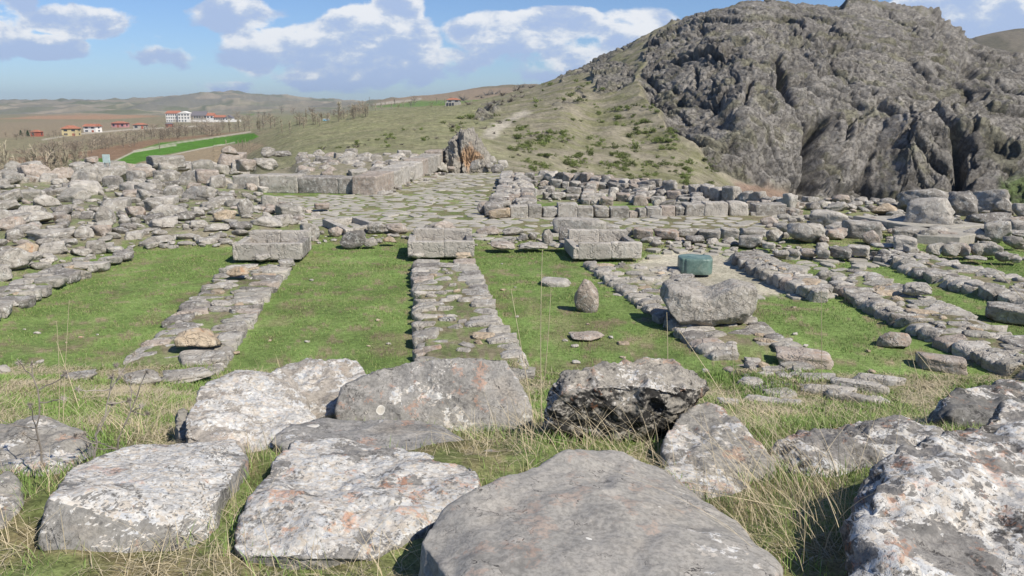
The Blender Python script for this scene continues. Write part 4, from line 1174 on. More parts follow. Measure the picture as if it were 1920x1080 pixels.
# ================================================================== LEFT RUBBLE FIELD
Z1 = lambda a, b, c, d: (a / 3, b / 3, 240 + c / 3, 240 + d / 3)
LEFT = [(0, 140, 485, 575, 'boulder', 'pink', 'rounded brown-grey boulder at the left edge, upper row of the rubble'), (130, 295, 450, 550, 'wedge', 'grey', 'ridged grey boulder with a dark hollow, near the left edge'),
 (300, 410, 427, 503, 'round', 'dark', 'rough black-and-white lichen boulder in the left rubble'), (45, 135, 560, 630, 'boulder', 'grey', 'blue-grey boulder below the rounded brown one at the left edge'),
 (180, 420, 550, 650, 'boulder', 'grey', 'long grey boulder with a cracked right end in the left rubble'), (420, 525, 540, 620, 'wedge', 'grey', None), (525, 630, 535, 612, 'boulder', 'pink', None),
 (540, 650, 430, 540, 'wedge', 'grey', 'tall grey wedge-shaped boulder amid the left rubble'), (450, 540, 465, 515, 'boulder', 'dark', None), (570, 740, 385, 470, 'slab', 'grey', None), (720, 820, 430, 508, 'round', 'pink', 'reddish-edged boulder behind the middle of the left rubble'),
 (820, 920, 395, 470, 'boulder', 'grey', None), (850, 1000, 375, 430, 'slab', 'pale', None), (703, 810, 572, 628, 'slab', 'grey', None), (805, 970, 590, 655, 'boulder', 'grey', 'flat-topped grey boulder on the upper edge of the left lawn'),
 (845, 1000, 490, 568, 'round', 'pale', None), (985, 1110, 455, 525, 'round', 'dark', None), (1070, 1170, 510, 565, 'boulder', 'grey', None), (1155, 1290, 525, 585, 'boulder', 'grey', 'speckled grey boulder just left of the left trough row'),
 (1203, 1335, 445, 530, 'round', 'tan', 'rusty-orange rounded boulder with a dark left side, left rubble'), (1288, 1415, 515, 582, 'round', 'dark', 'dark pitted boulder below the rusty-orange one'), (1412, 1582, 485, 560, 'wedge', 'pale', 'pale lichen boulder at the right end of the left rubble'),
 (1470, 1560, 375, 445, 'slab', 'grey', None), (1340, 1425, 390, 500, 'boulder', 'grey', None), (1238, 1330, 355, 402, 'boulder', 'dark', None), (1000, 1130, 585, 630, 'round', 'grey', None), (1000, 1105, 628, 662, 'slab', 'grey', None), (1108, 1232, 605, 657, 'round', 'grey', None), (1234, 1310, 618, 658, 'boulder', 'grey', None),
 (-60, 180, 650, 812, 'boulder', 'grey', 'very large grey boulder at the left edge beside the lawn'), (-30, 68, 757, 866, 'boulder', 'pale', 'white lichen boulder cut by the left edge, above the first lawn'), (225, 370, 620, 712, 'boulder', 'pale', 'whitish split boulder beside the upper left lawn'), (408, 522, 665, 726, 'round', 'grey', 'small rounded boulder at the upper left corner of the lawn'),
 (490, 602, 620, 712, 'boulder', 'grey', 'smooth grey boulder nearest the upper left corner of the lawn'), (180, 288, 740, 802, 'wedge', 'grey', None), (75, 222, 635, 722, 'boulder', 'tan', 'orange-topped boulder behind the whitish split one'), (360, 492, 742, 787, 'slab', 'grey', None),
 (635, 722, 550, 598, 'boulder', 'dark', None), (672, 737, 500, 558, 'wedge', 'grey', None), (735, 792, 495, 545, 'boulder', 'grey', None), (318, 385, 505, 550, 'boulder', 'grey', None), (790, 900, 555, 590, 'slab', 'grey', None), (1130, 1240, 400, 450, 'slab', 'grey', None), (560, 640, 640, 690, 'slab', 'pale', None)]
for (a, b, c_, d_, k, m, lab) in LEFT:
    o = spx(*Z1(a, b, c_, d_), k, m, tilt=.05)
    if lab: tag(o, lab, 'boulder')
    else: tag(o, 'grey boulder among many in the left rubble field', 'boulder', 'boulders of the left rubble field')
print('left key done')
def scatter(poly, n, wmin, wmax, kinds, mats, name, label, cat, group, avoid=.75, z=None, flat=(.32, .62), parent=None, gap=.9):
    k = 0; tr = 0
    poly = np.array(poly, float)
    x0, y0 = poly.min(0); x1, y1 = poly.max(0)
    while k < n and tr < n * 40:
        tr += 1
        px = random.uniform(x0, x1); py = random.uniform(y0, y1)
        if not inpoly(np.array([px]), np.array([py]), poly)[0]: continue
        P = hit(px, py) if z is None else at_z(px, py, z)
        if P is None: continue
        w = wmin + (wmax - wmin) * random.random() ** 1.8
        if any((P[0] - a) ** 2 + (P[1] - b) ** 2 < (c * avoid + w * .5 * gap) ** 2 for a, b, c in PLACED): continue
        g = P[2]
        h = w * random.uniform(*flat)
        o = stone(random.choice(kinds), (P[0], P[1], g - h * .18), (w, w * random.uniform(.6, .95), h), random.uniform(-.8, .8), random.choice(mats), parent, name, .12)
        if parent is None: tag(o, label, cat, group)
        PLACED.append((P[0], P[1], w / 2)); k += 1
    return k
GM = ['grey', 'grey', 'grey', 'pale', 'pink', 'dark', 'slab']
print(scatter([(-60, 505), (160, 478), (250, 458), (440, 455), (520, 430), (560, 405), (520, 385), (500, 365), (330, 350), (0, 350), (-60, 350)], 135, .5, 1.9, ['boulder', 'wedge', 'block', 'slab', 'boulder'], GM, 'boulder', 'grey boulder among many in the left rubble field', 'boulder', 'boulders of the left rubble field'))
print(scatter([(-60, 520), (160, 488), (250, 462), (440, 459), (560, 420), (500, 362), (330, 348), (0, 348), (-60, 350)], 220, .16, .5, ['boulder', 'round', 'slab', 'pebble'], GM, 'rubble_stone', 'small grey stone between the boulders of the left rubble field', 'stone', 'small stones of the left rubble field', gap=.7, avoid=.85))
for (a, b, c_, d_, z_) in [(95, 285, 838, 890, .26), (255, 372, 808, 838, .3), (60, 150, 885, 922, .25), (-20, 90, 925, 982, .2), (410, 500, 730, 750, .3), (610, 690, 660, 690, .3), (690, 750, 670, 700, .3)]:
    tag(spx(*Z1(a, b, c_, d_), 'slab', 'grey', zb=z_ - .2, name='stone_slab'), 'flat footing slab between the left lawn and the left rubble', 'stone slab', 'flat slabs left of the first lawn')

# ================================================================== BACK ROW, LEFT: great ashlar wall and fallen blocks
def back(a, b, c_, d_, k, m, lab, cat='stone block', dr=.7, vi=None, zb=0.05, tilt=.02):
    x0, x1, yt, yb = Z1(a, b, c_, d_)
    o = spx(x0, x1, yt, yb, k, m, zb=zb, dr=dr, vi=vi, tilt=tilt)
    o.name = 'stone_block' if cat == 'stone block' else 'boulder'
    tag(o, lab, cat)
back(-60, 135, 228, 305, 'block', 'grey', 'long low ashlar at the far left edge, top row of the ruins')
back(128, 288, 195, 306, 'round', 'pink', 'big domed boulder near the left edge, on the far row of ruins', 'boulder')
back(240, 392, 286, 326, 'block', 'dress', 'low dressed slab standing on edge, right of the domed boulder', dr=.15)
back(275, 420, 215, 300, 'boulder', 'pink', 'brownish boulder behind the low dressed slab on edge', 'boulder')
back(412, 570, 205, 325, 'boulder', 'grey', 'tall grey block with a dark hole at its right foot, left back row', 'boulder')
back(560, 722, 206, 305, 'boulder', 'grey', 'large rounded block right of the one with the dark hole', 'boulder')
back(715, 875, 212, 292, 'boulder', 'pink', 'pinkish stacked boulder in the left back row, under the white board', 'boulder')
back(730, 850, 278, 341, 'wedge', 'grey', 'small domed stone in front of the left back row')
back(830, 1015, 305, 336, 'block', 'dark', 'low dark slab lying along the left back row', dr=.3)
back(868, 1012, 233, 306, 'block', 'grey', 'squared block with a flat front, middle of the left back row')
back(1010, 1120, 228, 319, 'boulder', 'grey', 'upright block left of the dark opening in the back row')
back(1105, 1235, 226, 290, 'slab', 'pink', 'lintel-like rock over the dark opening in the back row', zb=.55)
back(1168, 1325, 256, 346, 'wedge', 'dress', 'light block with an arched top, left end of the long ashlar wall', vi=2)
# the long wall: front face then its flank going away to the outcrop
def ashlar_wall():
    A = at_z(440, 358, .05); B = at_z(706, 361, .05)
    root = empty('ashlar_wall', (B[0], B[1], 0), 0, 'long wall of huge dressed blocks turning a corner and running back to the rocky outcrop', 'stone wall')
    xs = [440, 489, 560, 636, 706]
    for i in range(4):
        p = at_z(xs[i] + .6, 359 + i * .6, .05); q = at_z(xs[i + 1] - .6, 359.6 + i * .6, .05)
        m = (p + q) / 2; L = q[0] - p[0]
        o = bpy.data.objects.new('wall_block', DR_[i]); COL.objects.link(o); o.parent = root
        dpt = 1.6; hh = [1.02, 1.08, .98, .93][i]
        o.location = (m[0] - B[0], m[1] + dpt / 2 - B[1], -.05); o.scale = (L * 1.04, dpt, hh); o.rotation_euler = (0, 0, math.atan2(q[1] - p[1], L)); setmat(o, M[['grey', 'grey', 'dark', 'grey'][i]])
    pts = [(706, 361), (738, 349), (768, 338), (792, 328), (812, 320), (828, 312), (842, 305)]
    W3 = [at_z(x, y, .1) for x, y in pts]
    for i in range(len(W3) - 1):
        for k in range(2):
            p = W3[i] + (W3[i + 1] - W3[i]) * k / 2; q = W3[i] + (W3[i + 1] - W3[i]) * (k + 1) / 2
            m = (p + q) / 2; L = float(np.linalg.norm((q - p)[:2])); an = math.atan2(q[1] - p[1], q[0] - p[0])
            nrm = np.array([-math.sin(an), math.cos(an)])
            o = bpy.data.objects.new('wall_block', DR_[(i + 3 * k) % 5]); COL.objects.link(o); o.parent = root
            o.location = (m[0] + nrm[0] * .7 - B[0], m[1] + nrm[1] * .7 - B[1], -.1); o.scale = (L * 1.05, 1.5, 1.08 + .07 * i + random.uniform(-.10, .10)); o.rotation_euler = (0, 0, an); setmat(o, M[random.choice(['grey', 'pale', 'grey', 'pink'])])
ashlar_wall()
# rubble behind the long wall and upper blocks on the skyline of the ruins
for (a, b, c_, d_, k, m, lab, zb) in [(830, 1045, 145, 222, 'block', 'grey', 'long flat-topped ridge block behind the left back row', .5), (480, 552, 158, 198, 'round', 'pink', 'rounded stone poking up left of the white board', .6),
      (1228, 1385, 132, 192, 'slab', 'pink', 'broad flat boulder on the far edge of the ruins', .5), (1250, 1342, 98, 150, 'wedge', 'pink', 'pyramid-shaped boulder lying on the broad flat one', 1.6),
      (1330, 1442, 168, 240, 'boulder', 'pink', 'pinkish block behind the arched-top block', .5), (1428, 1565, 162, 236, 'round', 'grey', 'rounded mottled boulder behind the long ashlar wall', .5), (1470, 1548, 105, 166, 'boulder', 'grey', 'squarish boulder alone on the far edge of the ruins', .9), (1545, 1640, 125, 160, 'boulder', 'dark', 'low dark boulder right of the squarish one on the far edge', .9)]:
    x0, x1, yt, yb = Z1(a, b, c_, d_)
    tag(spx(x0, x1, yt, yb, k, m, zb=zb, dr=.8, name='boulder'), lab, 'boulder')
def heap(x0, x1, y0, y1, zlev, n, wmin, wmax, label, group, mats=GM, name='boulder', cat='boulder', sp=.55, kinds=('boulder', 'wedge', 'slab', 'block')):
    pl = []; k = 0; tr = 0
    while k < n and tr < n * 40:
        tr += 1
        px = random.uniform(x0, x1); py = random.uniform(y0, y1)
        z = zlev(px, py) if callable(zlev) else zlev
        P = at_z(px, py, z); w = random.uniform(wmin, wmax)
        if any((P[0] - a) ** 2 + (P[1] - b) ** 2 < (c + w) ** 2 * .25 * sp * 1.6 for a, b, c in pl): continue
        pl.append((P[0], P[1], w)); h = w * random.uniform(.55, .85)
        # bodies reach down to the ground below
        g = h1(P[0], P[1])
        tag(stone(random.choice(kinds), (P[0], P[1], max(g - .1, z - h * .75)), (w, w * .8, h), random.uniform(-.5, .5), random.choice(mats), name=name, tilt=.12), label, cat, group); k += 1
def earth_core(poly_px, z0, top, label, name='rubble_bank'):
    """low mass of stony earth that carries a heap"""
    W_ = np.array([at_z(x, y, z0)[:2] for x, y in poly_px]); c = W_.mean(0)
    bm = bmesh.new(); n = 40
    x0, y0 = W_.min(0) - .5; x1, y1 = W_.max(0) + .5
    gx, gy = np.meshgrid(np.linspace(x0, x1, n * 2), np.linspace(y0, y1, n)); 
    hgt = sst(-.3, .9, sd(gx, gy, W_)) * (top + .15 * pn(np.stack([gx * .7, gy * .7, gx * 0], -1))) - .25 + .05 * fbm(np.stack([gx * 2, gy * 2, gx * 0], -1), 2)
    v = np.stack([gx, gy, hgt], -1).reshape(-1, 3); idx = np.arange(n * n * 2).reshape(n, n * 2)
    F = np.stack([idx[:-1, :-1].ravel(), idx[:-1, 1:].ravel(), idx[1:, 1:].ravel(), idx[1:, :-1].ravel()], -1)
    bm.free()
    me = np_mesh('ground_rise', v, F, True); me.materials.append(M['earth'])
    return tag(mobj('ground_rise', me), kind='structure')
te = NT('stony earth'); p = te.pos(); n_ = te.noise(p, 3, 6, .7)
ce = te.cramp(n_, [(.3, (.13, .145, .06)), (.5, (.25, .225, .16)), (.7, (.36, .33, .27))])
M['earth'] = te.done(ce, .95, bump=te.noise(p, 9, 5, .7), bs=.8, bd=.1, spec=.1)
earth_core([(560, 325), (720, 322), (800, 296), (790, 284), (600, 284), (540, 300)], .6, .75, '')
heap(560, 800, 287, 324, .6, 75, .7, 1.6, 'grey boulder in the heap behind the long ashlar wall', 'boulders heaped behind the long ashlar wall')
heap(340, 480, 302, 324, .25, 16, .8, 1.6, 'grey boulder behind the left back row of blocks', 'boulders behind the left back row')
heap(150, 330, 306, 322, .3, 22, .8, 1.8, 'weathered boulder on top of the left back row under the board', 'boulders topping the left back row')
heap(-40, 110, 318, 334, .1, 10, .7, 1.5, 'grey boulder behind the far left blocks', 'boulders behind the far left blocks')
heap(0, 500, 336, 356, .2, 46, .5, 1.3, 'low grey stone along the foot of the left back row', 'stones along the foot of the left back row', name='stone', cat='stone', kinds=('slab', 'boulder'))

# rocky outcrop at the head of the avenue
def outcrop():
    P = at_z(875, 314, .1); Zc = P[1] * cP + CZ * sP; s = Zc / FPX
    bm = bmesh.new(); bmesh.ops.create_icosphere(bm, subdivisions=7, radius=1)
    d = np.array([x.co[:] for x in bm.verts]); f = np.array([[q.index for q in x.verts] for x in bm.faces]); bm.free()
    nr = [unit(a) for a in ((1, 0, .55), (.8, -.2, .8), (-1, 0, .2), (-.6, -.1, .9), (0, -1, .10), (0, 1, .4), (0, 0, 1), (0, 0, -1), (.7, -.8, .3), (-.8, -.6, .1), (.1, .2, 1))]
    hs = [.72, .78, .9, .86, .62, .8, 1.22, .3, .7, .8, 1.15]
    v = d * star(d, nr, hs, 18)[:, None]
    q = v * np.array([1, 1, .6])
    rel = .16 * (ridged(v * np.array([2.2, 2.2, .7]) + 3, 5) - 1) + .07 * fbm(v * 5, 4) + .05 * (ridged(v * 6 + 9, 3) - .9)
    cl = -.28 * np.exp(-((v[:, 0] + .32 + .12 * (v[:, 2] - .4)) / .07) ** 2) * (v[:, 1] < 0)
    hol = -.20 * np.exp(-((v[:, 0] + .02) / .22) ** 2 - ((v[:, 2] - .18) / .16) ** 2) * (v[:, 1] < 0)
    v = v + v / np.linalg.norm(v, axis=1)[:, None] * (rel + cl * 1.0 + hol)[:, None]
    lo, hi = v.min(0), v.max(0)
    v = v * np.array([112 * s / (hi[0] - lo[0]), 112 * s / (hi[0] - lo[0]), 76 * s / (hi[2] - 0)])
    t = NT('outcrop rock'); p = t.pos(); w_ = t.warp(p, .9, .5)
    g = t.n('ShaderNodeTexCoord').outputs['Object']; sp_ = t.n('ShaderNodeSeparateXYZ'); t.l(g, sp_.inputs[0])
    c = t.mix(t.ramp(t.noise(w_, 1.2, 6, .65), .35, .65), (.25, .23, .20), (.38, .35, .30))
    # orange iron-stained face low on the middle
    ox_ = t.math('ABSOLUTE', t.math('SUBTRACT', sp_.outputs[0], .15)); oz_ = t.math('ABSOLUTE', t.math('SUBTRACT', sp_.outputs[2], .85))
    om = t.ramp(t.math('ADD', t.math('ADD', t.math('MULTIPLY', ox_, .8), t.math('MULTIPLY', oz_, .75)), t.math('MULTIPLY', t.noise(w_, 1.3, 5, .7), 1.6)), 1.9, 1.35)
    c = t.mix(om, c, (.42, .28, .175)); c = t.mix(t.ramp(t.noise(p, 5, 6, .75), .55, .68, 0, .6), c, (.12, .11, .10))
    n2 = t.noise(w_, 3, 8, .7)
    mt = t.done(c, .95, bump=n2, bs=1, bd=.25, spec=.1)
    o = mobj('rock_outcrop', np_mesh('rock_outcrop', v, f, True, mt)); o.location = (P[0], P[1] + .45 * 112 * s, P[2] - .1)
    tag(o, 'jagged rock outcrop with an orange-stained cleft, standing at the head of the paved avenue', 'rock outcrop')
outcrop()
heap(800, 955, 296, 314, .25, 26, .6, 1.2, 'boulder at the foot of the rock outcrop', 'boulders round the foot of the rock outcrop')
key(spx(881, 901, 298, 317, 'boulder', 'grey', zb=.15), 'grey boulder standing right in front of the orange cleft')

# ================================================================== PAVED ROAD: irregular slabs
def paving(poly, cell, name, zt=.07, mat='slab', gap=.05, jit=.46, hvar=.03, seed=1, skip=.04, aspect=1.0, only=None):
    r = np.random.default_rng(seed)
    x0, y0 = poly.min(0) - cell; x1, y1 = poly.max(0) + cell
    nx = int((x1 - x0) / (cell * aspect)) + 1; ny = int((y1 - y0) / cell) + 1
    G = np.zeros((ny, nx, 2))
    for j in range(ny):
        G[j, :, 0] = x0 + (np.arange(nx) + (.5 if j % 2 else 0)) * cell * aspect; G[j, :, 1] = y0 + j * cell
    G += (r.random(G.shape) - .5) * 2 * jit * cell
    ins = sd(G[..., 0], G[..., 1], poly) + (r.random((ny, nx)) - .5) * .5
    vs, fs = [], []
    for j in range(1, ny - 1):
        for i in range(1, nx - 1):
            if ins[j, i] < 0 or r.random() < skip + (.22 if G[j, i, 1] > 45 else 0): continue
            c = G[j, i]
            P = [np.array(q) for q in ((c[0] - 3 * cell, c[1] - 3 * cell), (c[0] + 3 * cell, c[1] - 3 * cell), (c[0] + 3 * cell, c[1] + 3 * cell), (c[0] - 3 * cell, c[1] + 3 * cell))]
            for dj in (-2, -1, 0, 1, 2):
                for di in (-2, -1, 0, 1, 2):
                    if dj == 0 and di == 0: continue
                    jj, ii = j + dj, i + di
                    if not (0 <= jj < ny and 0 <= ii < nx): continue
                    o = G[jj, ii]; n = o - c; L = np.linalg.norm(n); n = n / L; h = L / 2 - gap * (.4 + 1.2 * r.random() * .9)
                    out = []
                    for k in range(len(P)):
                        a, b = P[k], P[(k + 1) % len(P)]
                        da, db = (a - c) @ n - h, (b - c) @ n - h
                        if da <= 0: out.append(a)
                        if (da < 0 < db) or (db < 0 < da): out.append(a + (b - a) * da / (da - db))
                    P = out
                    if len(P) < 3: break
                if len(P) < 3: break
            if len(P) < 3: continue
            # cut the corners
            Q = []
            for k in range(len(P)):
                a, b, d = P[k - 1], P[k], P[(k + 1) % len(P)]
                Q.append(b + (a - b) * .22 + r.normal(size=2) * .01); Q.append(b + (d - b) * .22 + r.normal(size=2) * .01)
            Q = np.array(Q); m = len(Q); cc = Q.mean(0)
            sx_, sy_ = r.normal() * .008, r.normal() * .008; z0 = zt + r.normal() * hvar + h1(cc[0], cc[1])
            b0 = len(vs)
            for s_, dz in ((1.0, -.16), (1.0, -.03), (.97, -.008), (.88, .0)):
                for q in Q:
                    w_ = cc + (q - cc) * s_; vs.append((w_[0], w_[1], z0 + dz + (w_[0] - cc[0]) * sx_ + (w_[1] - cc[1]) * sy_))
            vs.append((cc[0], cc[1], z0 + .012 + r.normal() * .006))
            for L_ in range(3):
                for k in range(m):
                    k2 = (k + 1) % m; fs.append((b0 + L_ * m + k, b0 + L_ * m + k2, b0 + (L_ + 1) * m + k2, b0 + (L_ + 1) * m + k))
            for k in range(m): fs.append((b0 + 3 * m + k, b0 + 3 * m + (k + 1) % m, b0 + 4 * m))
    me = py_mesh(name, vs, fs, False, M[mat])
    print(name, len(vs))
    return tag(mobj(name, me), kind='structure')
t = NT('worn paving'); p = t.pos(); w_ = t.warp(p, 1.2, .4)
cell_ = t.vor(p, 1.1, 'F1', out='Color'); sp_ = t.n('ShaderNodeSeparateColor'); t.l(cell_, sp_.inputs[0])
c = t.mix(t.ramp(t.noise(w_, .8, 5, .6), .35, .65), (.33, .31, .265), (.44, .41, .35)); c = t.mix(t.math('MULTIPLY', sp_.outputs[0], .35), c, (.25, .235, .205))
c = t.mix(t.ramp(t.noise(p, 6, 6, .75), .54, .66, 0, .7), c, (.17, .155, .115)); c = t.mix(t.ramp(t.noise(p, 14, 5, .7), .58, .66, 0, .5), c, (.52, .50, .45))
M['pave'] = t.done(c, .9, bump=t.noise(w_, 5, 6, .7), bs=.8, bd=.05, spec=.2)
paving(PAVE, .72, 'paved_road', mat='pave', aspect=1.25, zt=.015, hvar=.018, gap=.07)
paving(PAVE2, .7, 'paved_patch', mat='pave', aspect=1.3, gap=.10, skip=.25, zt=.02)
paving(zpoly([(1100, 484), (1215, 482), (1350, 545), (1290, 560), (1200, 560)], .25), .38, 'paved_edge', mat='pave', gap=.05, skip=.12, zt=-.02, hvar=.02, seed=5)
paving(zpoly([(1210, 458), (1420, 450), (1440, 500), (1560, 545), (1450, 570), (1400, 548), (1520, 545), (1400, 480), (1260, 470), (1220, 480)], .1), .55, 'paved_surround', mat='pave', gap=.06, skip=.15, zt=.06, hvar=.03, seed=6)
paving(zpoly([(1430, 470), (1610, 470), (1690, 470), (1640, 500), (1530, 505), (1560, 530), (1450, 500)], .1), .6, 'paved_gap', mat='pave', gap=.08, skip=.2, zt=.08, hvar=.04, seed=8)

# ================================================================== RIGHT-HAND RUINS
Z3 = lambda a, b: (880 + a / 3, 880 + b / 3)
def face_row():
    c = at_z(1200, 403, .1)
    root = empty('block_row', (c[0], c[1], 0), 0, 'row of upright dressed blocks retaining the terraces, facing the paved road', 'stone wall')
    xs = [(110, 230, 495, 'tan'), (230, 330, 480, 'grey'), (330, 405, 478, 'grey'), (405, 497, 485, 'pale'), (497, 608, 468, 'pale'), (610, 696, 486, 'grey'), (691, 790, 482, 'grey'), (795, 900, 490, 'grey'), (900, 945, 513, 'pink'),
          (945, 1000, 493, 'grey'), (1001, 1083, 490, 'grey'), (1085, 1158, 482, 'pink'), (1156, 1213, 480, 'grey'), (1213, 1322, 470, 'grey'), (1324, 1455, 462, 'dress'), (1458, 1580, 456, 'dress'), (1585, 1612, 520, 'grey'), (1606, 1780, 470, 'grey'), (1782, 1880, 495, 'pink')]
    for k, (a, b, tp, m) in enumerate(xs):
        xa, xb = Z3(a, b); yt = 220 + tp / 3; yb = 405 if k > 0 else 407
        P = at_z((xa + xb) / 2, yb, .08); Zc = P[1] * cP + (CZ - P[2]) * sP; w = (xb - xa) * Zc / FPX * .985
        d = .8; h = max(.3, ((yb - yt) * Zc / FPX - d * .35 * .12) / .99)
        o = bpy.data.objects.new('block', DR_[k % 5] if k % 3 else VAR['block'][k % 7]); COL.objects.link(o); o.parent = root
        o.location = (P[0] - c[0], P[1] + d / 2 - c[1], -.05); o.scale = (w * 1.03, d, h); o.rotation_euler = (random.gauss(0, .02), random.gauss(0, .03), random.gauss(0, .04)); setmat(o, M[m])
face_row()
key(spx(895, 922, 377, 400, 'boulder', 'pink', zb=.1), 'pinkish boulder at the left end of the upright block row')

# flank wall that borders the avenue on the right
def avenue_wall():
    pts = [(947, 312), (958, 330), (952, 352), (940, 378), (925, 396)]
    A = [at_z(x, y, .5) for x, y in [(950, 322), (948, 340), (943, 356), (936, 372), (925, 386)]]
    B = [at_z(x, y, .5) for x, y in [(968, 322), (985, 338), (990, 354), (990, 370), (988, 386)]]
    c = (A[2] + B[2]) / 2
    root = empty('ruined_wall', (c[0], c[1], 0), 0, 'thick rubble-topped wall along the right side of the paved avenue', 'stone wall')
    n = 0
    for i in range(len(A) - 1):
        for k in range(5):
            f = k / 5
            for side, (P, Q) in enumerate(((A[i], A[i + 1]), (B[i], B[i + 1]))):
                p = P + (Q - P) * f; q = P + (Q - P) * (f + .2); m = (p + q) / 2; L = float(np.linalg.norm(q - p)); an = math.atan2(q[1] - p[1], q[0] - p[0])
                o = stone(random.choice(['block', 'boulder']), (m[0], m[1], -.05), (max(L * 1.1, .7), .9, .62 + random.uniform(-.1, .1)), an, random.choice(['grey', 'pale', 'pink', 'dark']), root, 'wall_stone', .05)
    for _ in range(48):
        i = random.randrange(len(A) - 1); f = random.random(); g = random.uniform(.12, .88)
        a = A[i] + (A[i + 1] - A[i]) * f; b = B[i] + (B[i + 1] - B[i]) * f; m = a + (b - a) * g; w = random.uniform(.4, .9)
        stone(random.choice(['boulder', 'slab', 'round']), (m[0], m[1], .22), (w, w * .8, random.uniform(.25, .45)), random.uniform(-1, 1), random.choice(['grey', 'pale', 'grey', 'pink']), root, 'wall_stone', .1)
avenue_wall()

# terrace walls behind, each row a low wall
def terrace(pts, z, w, h, label, dens=1.0, mats=('grey', 'pale', 'pink', 'grey', 'dark'), kinds=('block', 'boulder', 'block'), cap=96, dep=.7):
    W3 = [at_z(x, y, z) for x, y in pts]
    L = np.concatenate([[0], np.cumsum([float(np.linalg.norm(W3[i + 1] - W3[i])) for i in range(len(W3) - 1)])])
    c = W3[len(W3) // 2]
    root = empty('terrace_wall', (c[0], c[1], 0), 0, label, 'stone wall', 'low terrace walls of the right-hand ruins')
    A = np.array(W3); d = 0; n = 0
    while d < L[-1] and n < cap:
        ln = random.uniform(.7, 1.3) * w
        x = np.interp(d + ln / 2, L, A[:, 0]); y = np.interp(d + ln / 2, L, A[:, 1])
        x2 = np.interp(d + ln / 2 + .3, L, A[:, 0]); y2 = np.interp(d + ln / 2 + .3, L, A[:, 1]); an = math.atan2(y2 - y, x2 - x) if (x2, y2) != (x, y) else 0
        if random.random() < dens:
            hh = h * random.uniform(.7, 1.2)
            stone(random.choice(kinds), (x, y + random.uniform(-.1, .1), h1(x, y) - .08), (ln * 1.03, dep * random.uniform(.8, 1.2), hh + .08), an, random.choice(mats), root, 'wall_stone', .04); n += 1
        d += ln
terrace([(962, 330), (1100, 332), (1260, 346)], .3, .85, .55, 'farthest low wall of the right-hand ruins, under the shrubby slope')
terrace([(1010, 322), (1150, 334), (1330, 352), (1480, 372)], .6, .9, .75, 'skyline course of squarish stones along the far edge of the right-hand ruins', .9)
terrace([(990, 341), (1130, 347), (1290, 358)], .25, .75, .45, 'second low wall from the far edge of the right-hand ruins', .85)
terrace([(990, 352), (1140, 355), (1300, 366)], .25, .8, .42, 'third low wall from the far edge of the right-hand ruins', .8)
terrace([(992, 364), (1160, 367), (1330, 376), (1500, 384)], .25, .7, .42, 'low wall of pinkish stones just behind the upright block row', .85, mats=('grey', 'pale', 'pink', 'pink'))
terrace([(1090, 373), (1200, 376), (1330, 381)], .25, .6, .35, 'nearest thin wall behind the upright block row', .8)
terrace([(1120, 332), (1112, 345), (1100, 372)], .25, .6, .45, 'short cross wall running toward the camera between the terraces, left one', .9)
terrace([(1210, 340), (1206, 352), (1200, 376)], .25, .6, .45, 'short cross wall between the terraces, middle one', .9)
terrace([(1300, 350), (1305, 362), (1310, 380)], .25, .6, .45, 'short cross wall between the terraces, right one', .9)
scatter([(975, 335), (1250, 345), (1500, 375), (1530, 392), (1300, 385), (1000, 378)], 150, .2, .75, ['boulder', 'slab', 'round', 'pebble'], GM, 'stone', 'loose grey stone between the terrace walls of the right-hand ruins', 'stone', 'loose stones between the terrace walls')
scatter([(1380, 355), (1530, 375), (1700, 385), (1690, 398), (1500, 395), (1400, 385)], 60, .4, 1.1, ['boulder', 'slab', 'round'], GM, 'boulder', 'grey boulder on the far right edge of the ruins below the cliff', 'boulder', 'boulders along the far right edge of the ruins')
# second row: kerb of big stones between road and lawns
for (a, b, c_, d_, m, k) in [(755, 845, 600, 640, 'grey', 'slab'), (860, 922, 615, 672, 'grey', 'boulder'), (920, 1035, 615, 682, 'pink', 'block'), (1035, 1178, 620, 686, 'pink', 'block'), (1175, 1296, 615, 680, 'grey', 'boulder'), (1288, 1408, 625, 691, 'grey', 'block'),
      (1410, 1515, 615, 681, 'grey', 'block'), (1517, 1668, 615, 668, 'grey', 'slab'), (1668, 1765, 620, 696, 'grey', 'boulder')]:
    x0, x1 = Z3(a, b)
    tag(spx(x0, x1, 220 + c_ / 3, 220 + d_ / 3, k, m, zb=.14, name='kerb_stone', dr=.7), 'large grey kerb stone along the near edge of the paved road, right of the troughs', 'stone block', 'kerb stones along the near edge of the paved road')
key(spx(1284, 1320, 438, 458, 'round', 'dark', zb=.14), 'dark pitted stone in front of the kerb, above the green stone', 'stone')
key(spx(1385, 1428, 437, 463, 'block', 'grey', zb=.14), 'stepped grey stone in front of the kerb, right of the green stone', 'stone block')
key(spx(1428, 1453, 453, 467, 'block', 'pale', zb=.14), 'small squared stone touching the stepped grey one', 'stone')
Z4 = lambda a, b, c_, d_: (1280 + a / 3, 1280 + b / 3, 240 + c_ / 3, 240 + d_ / 3)
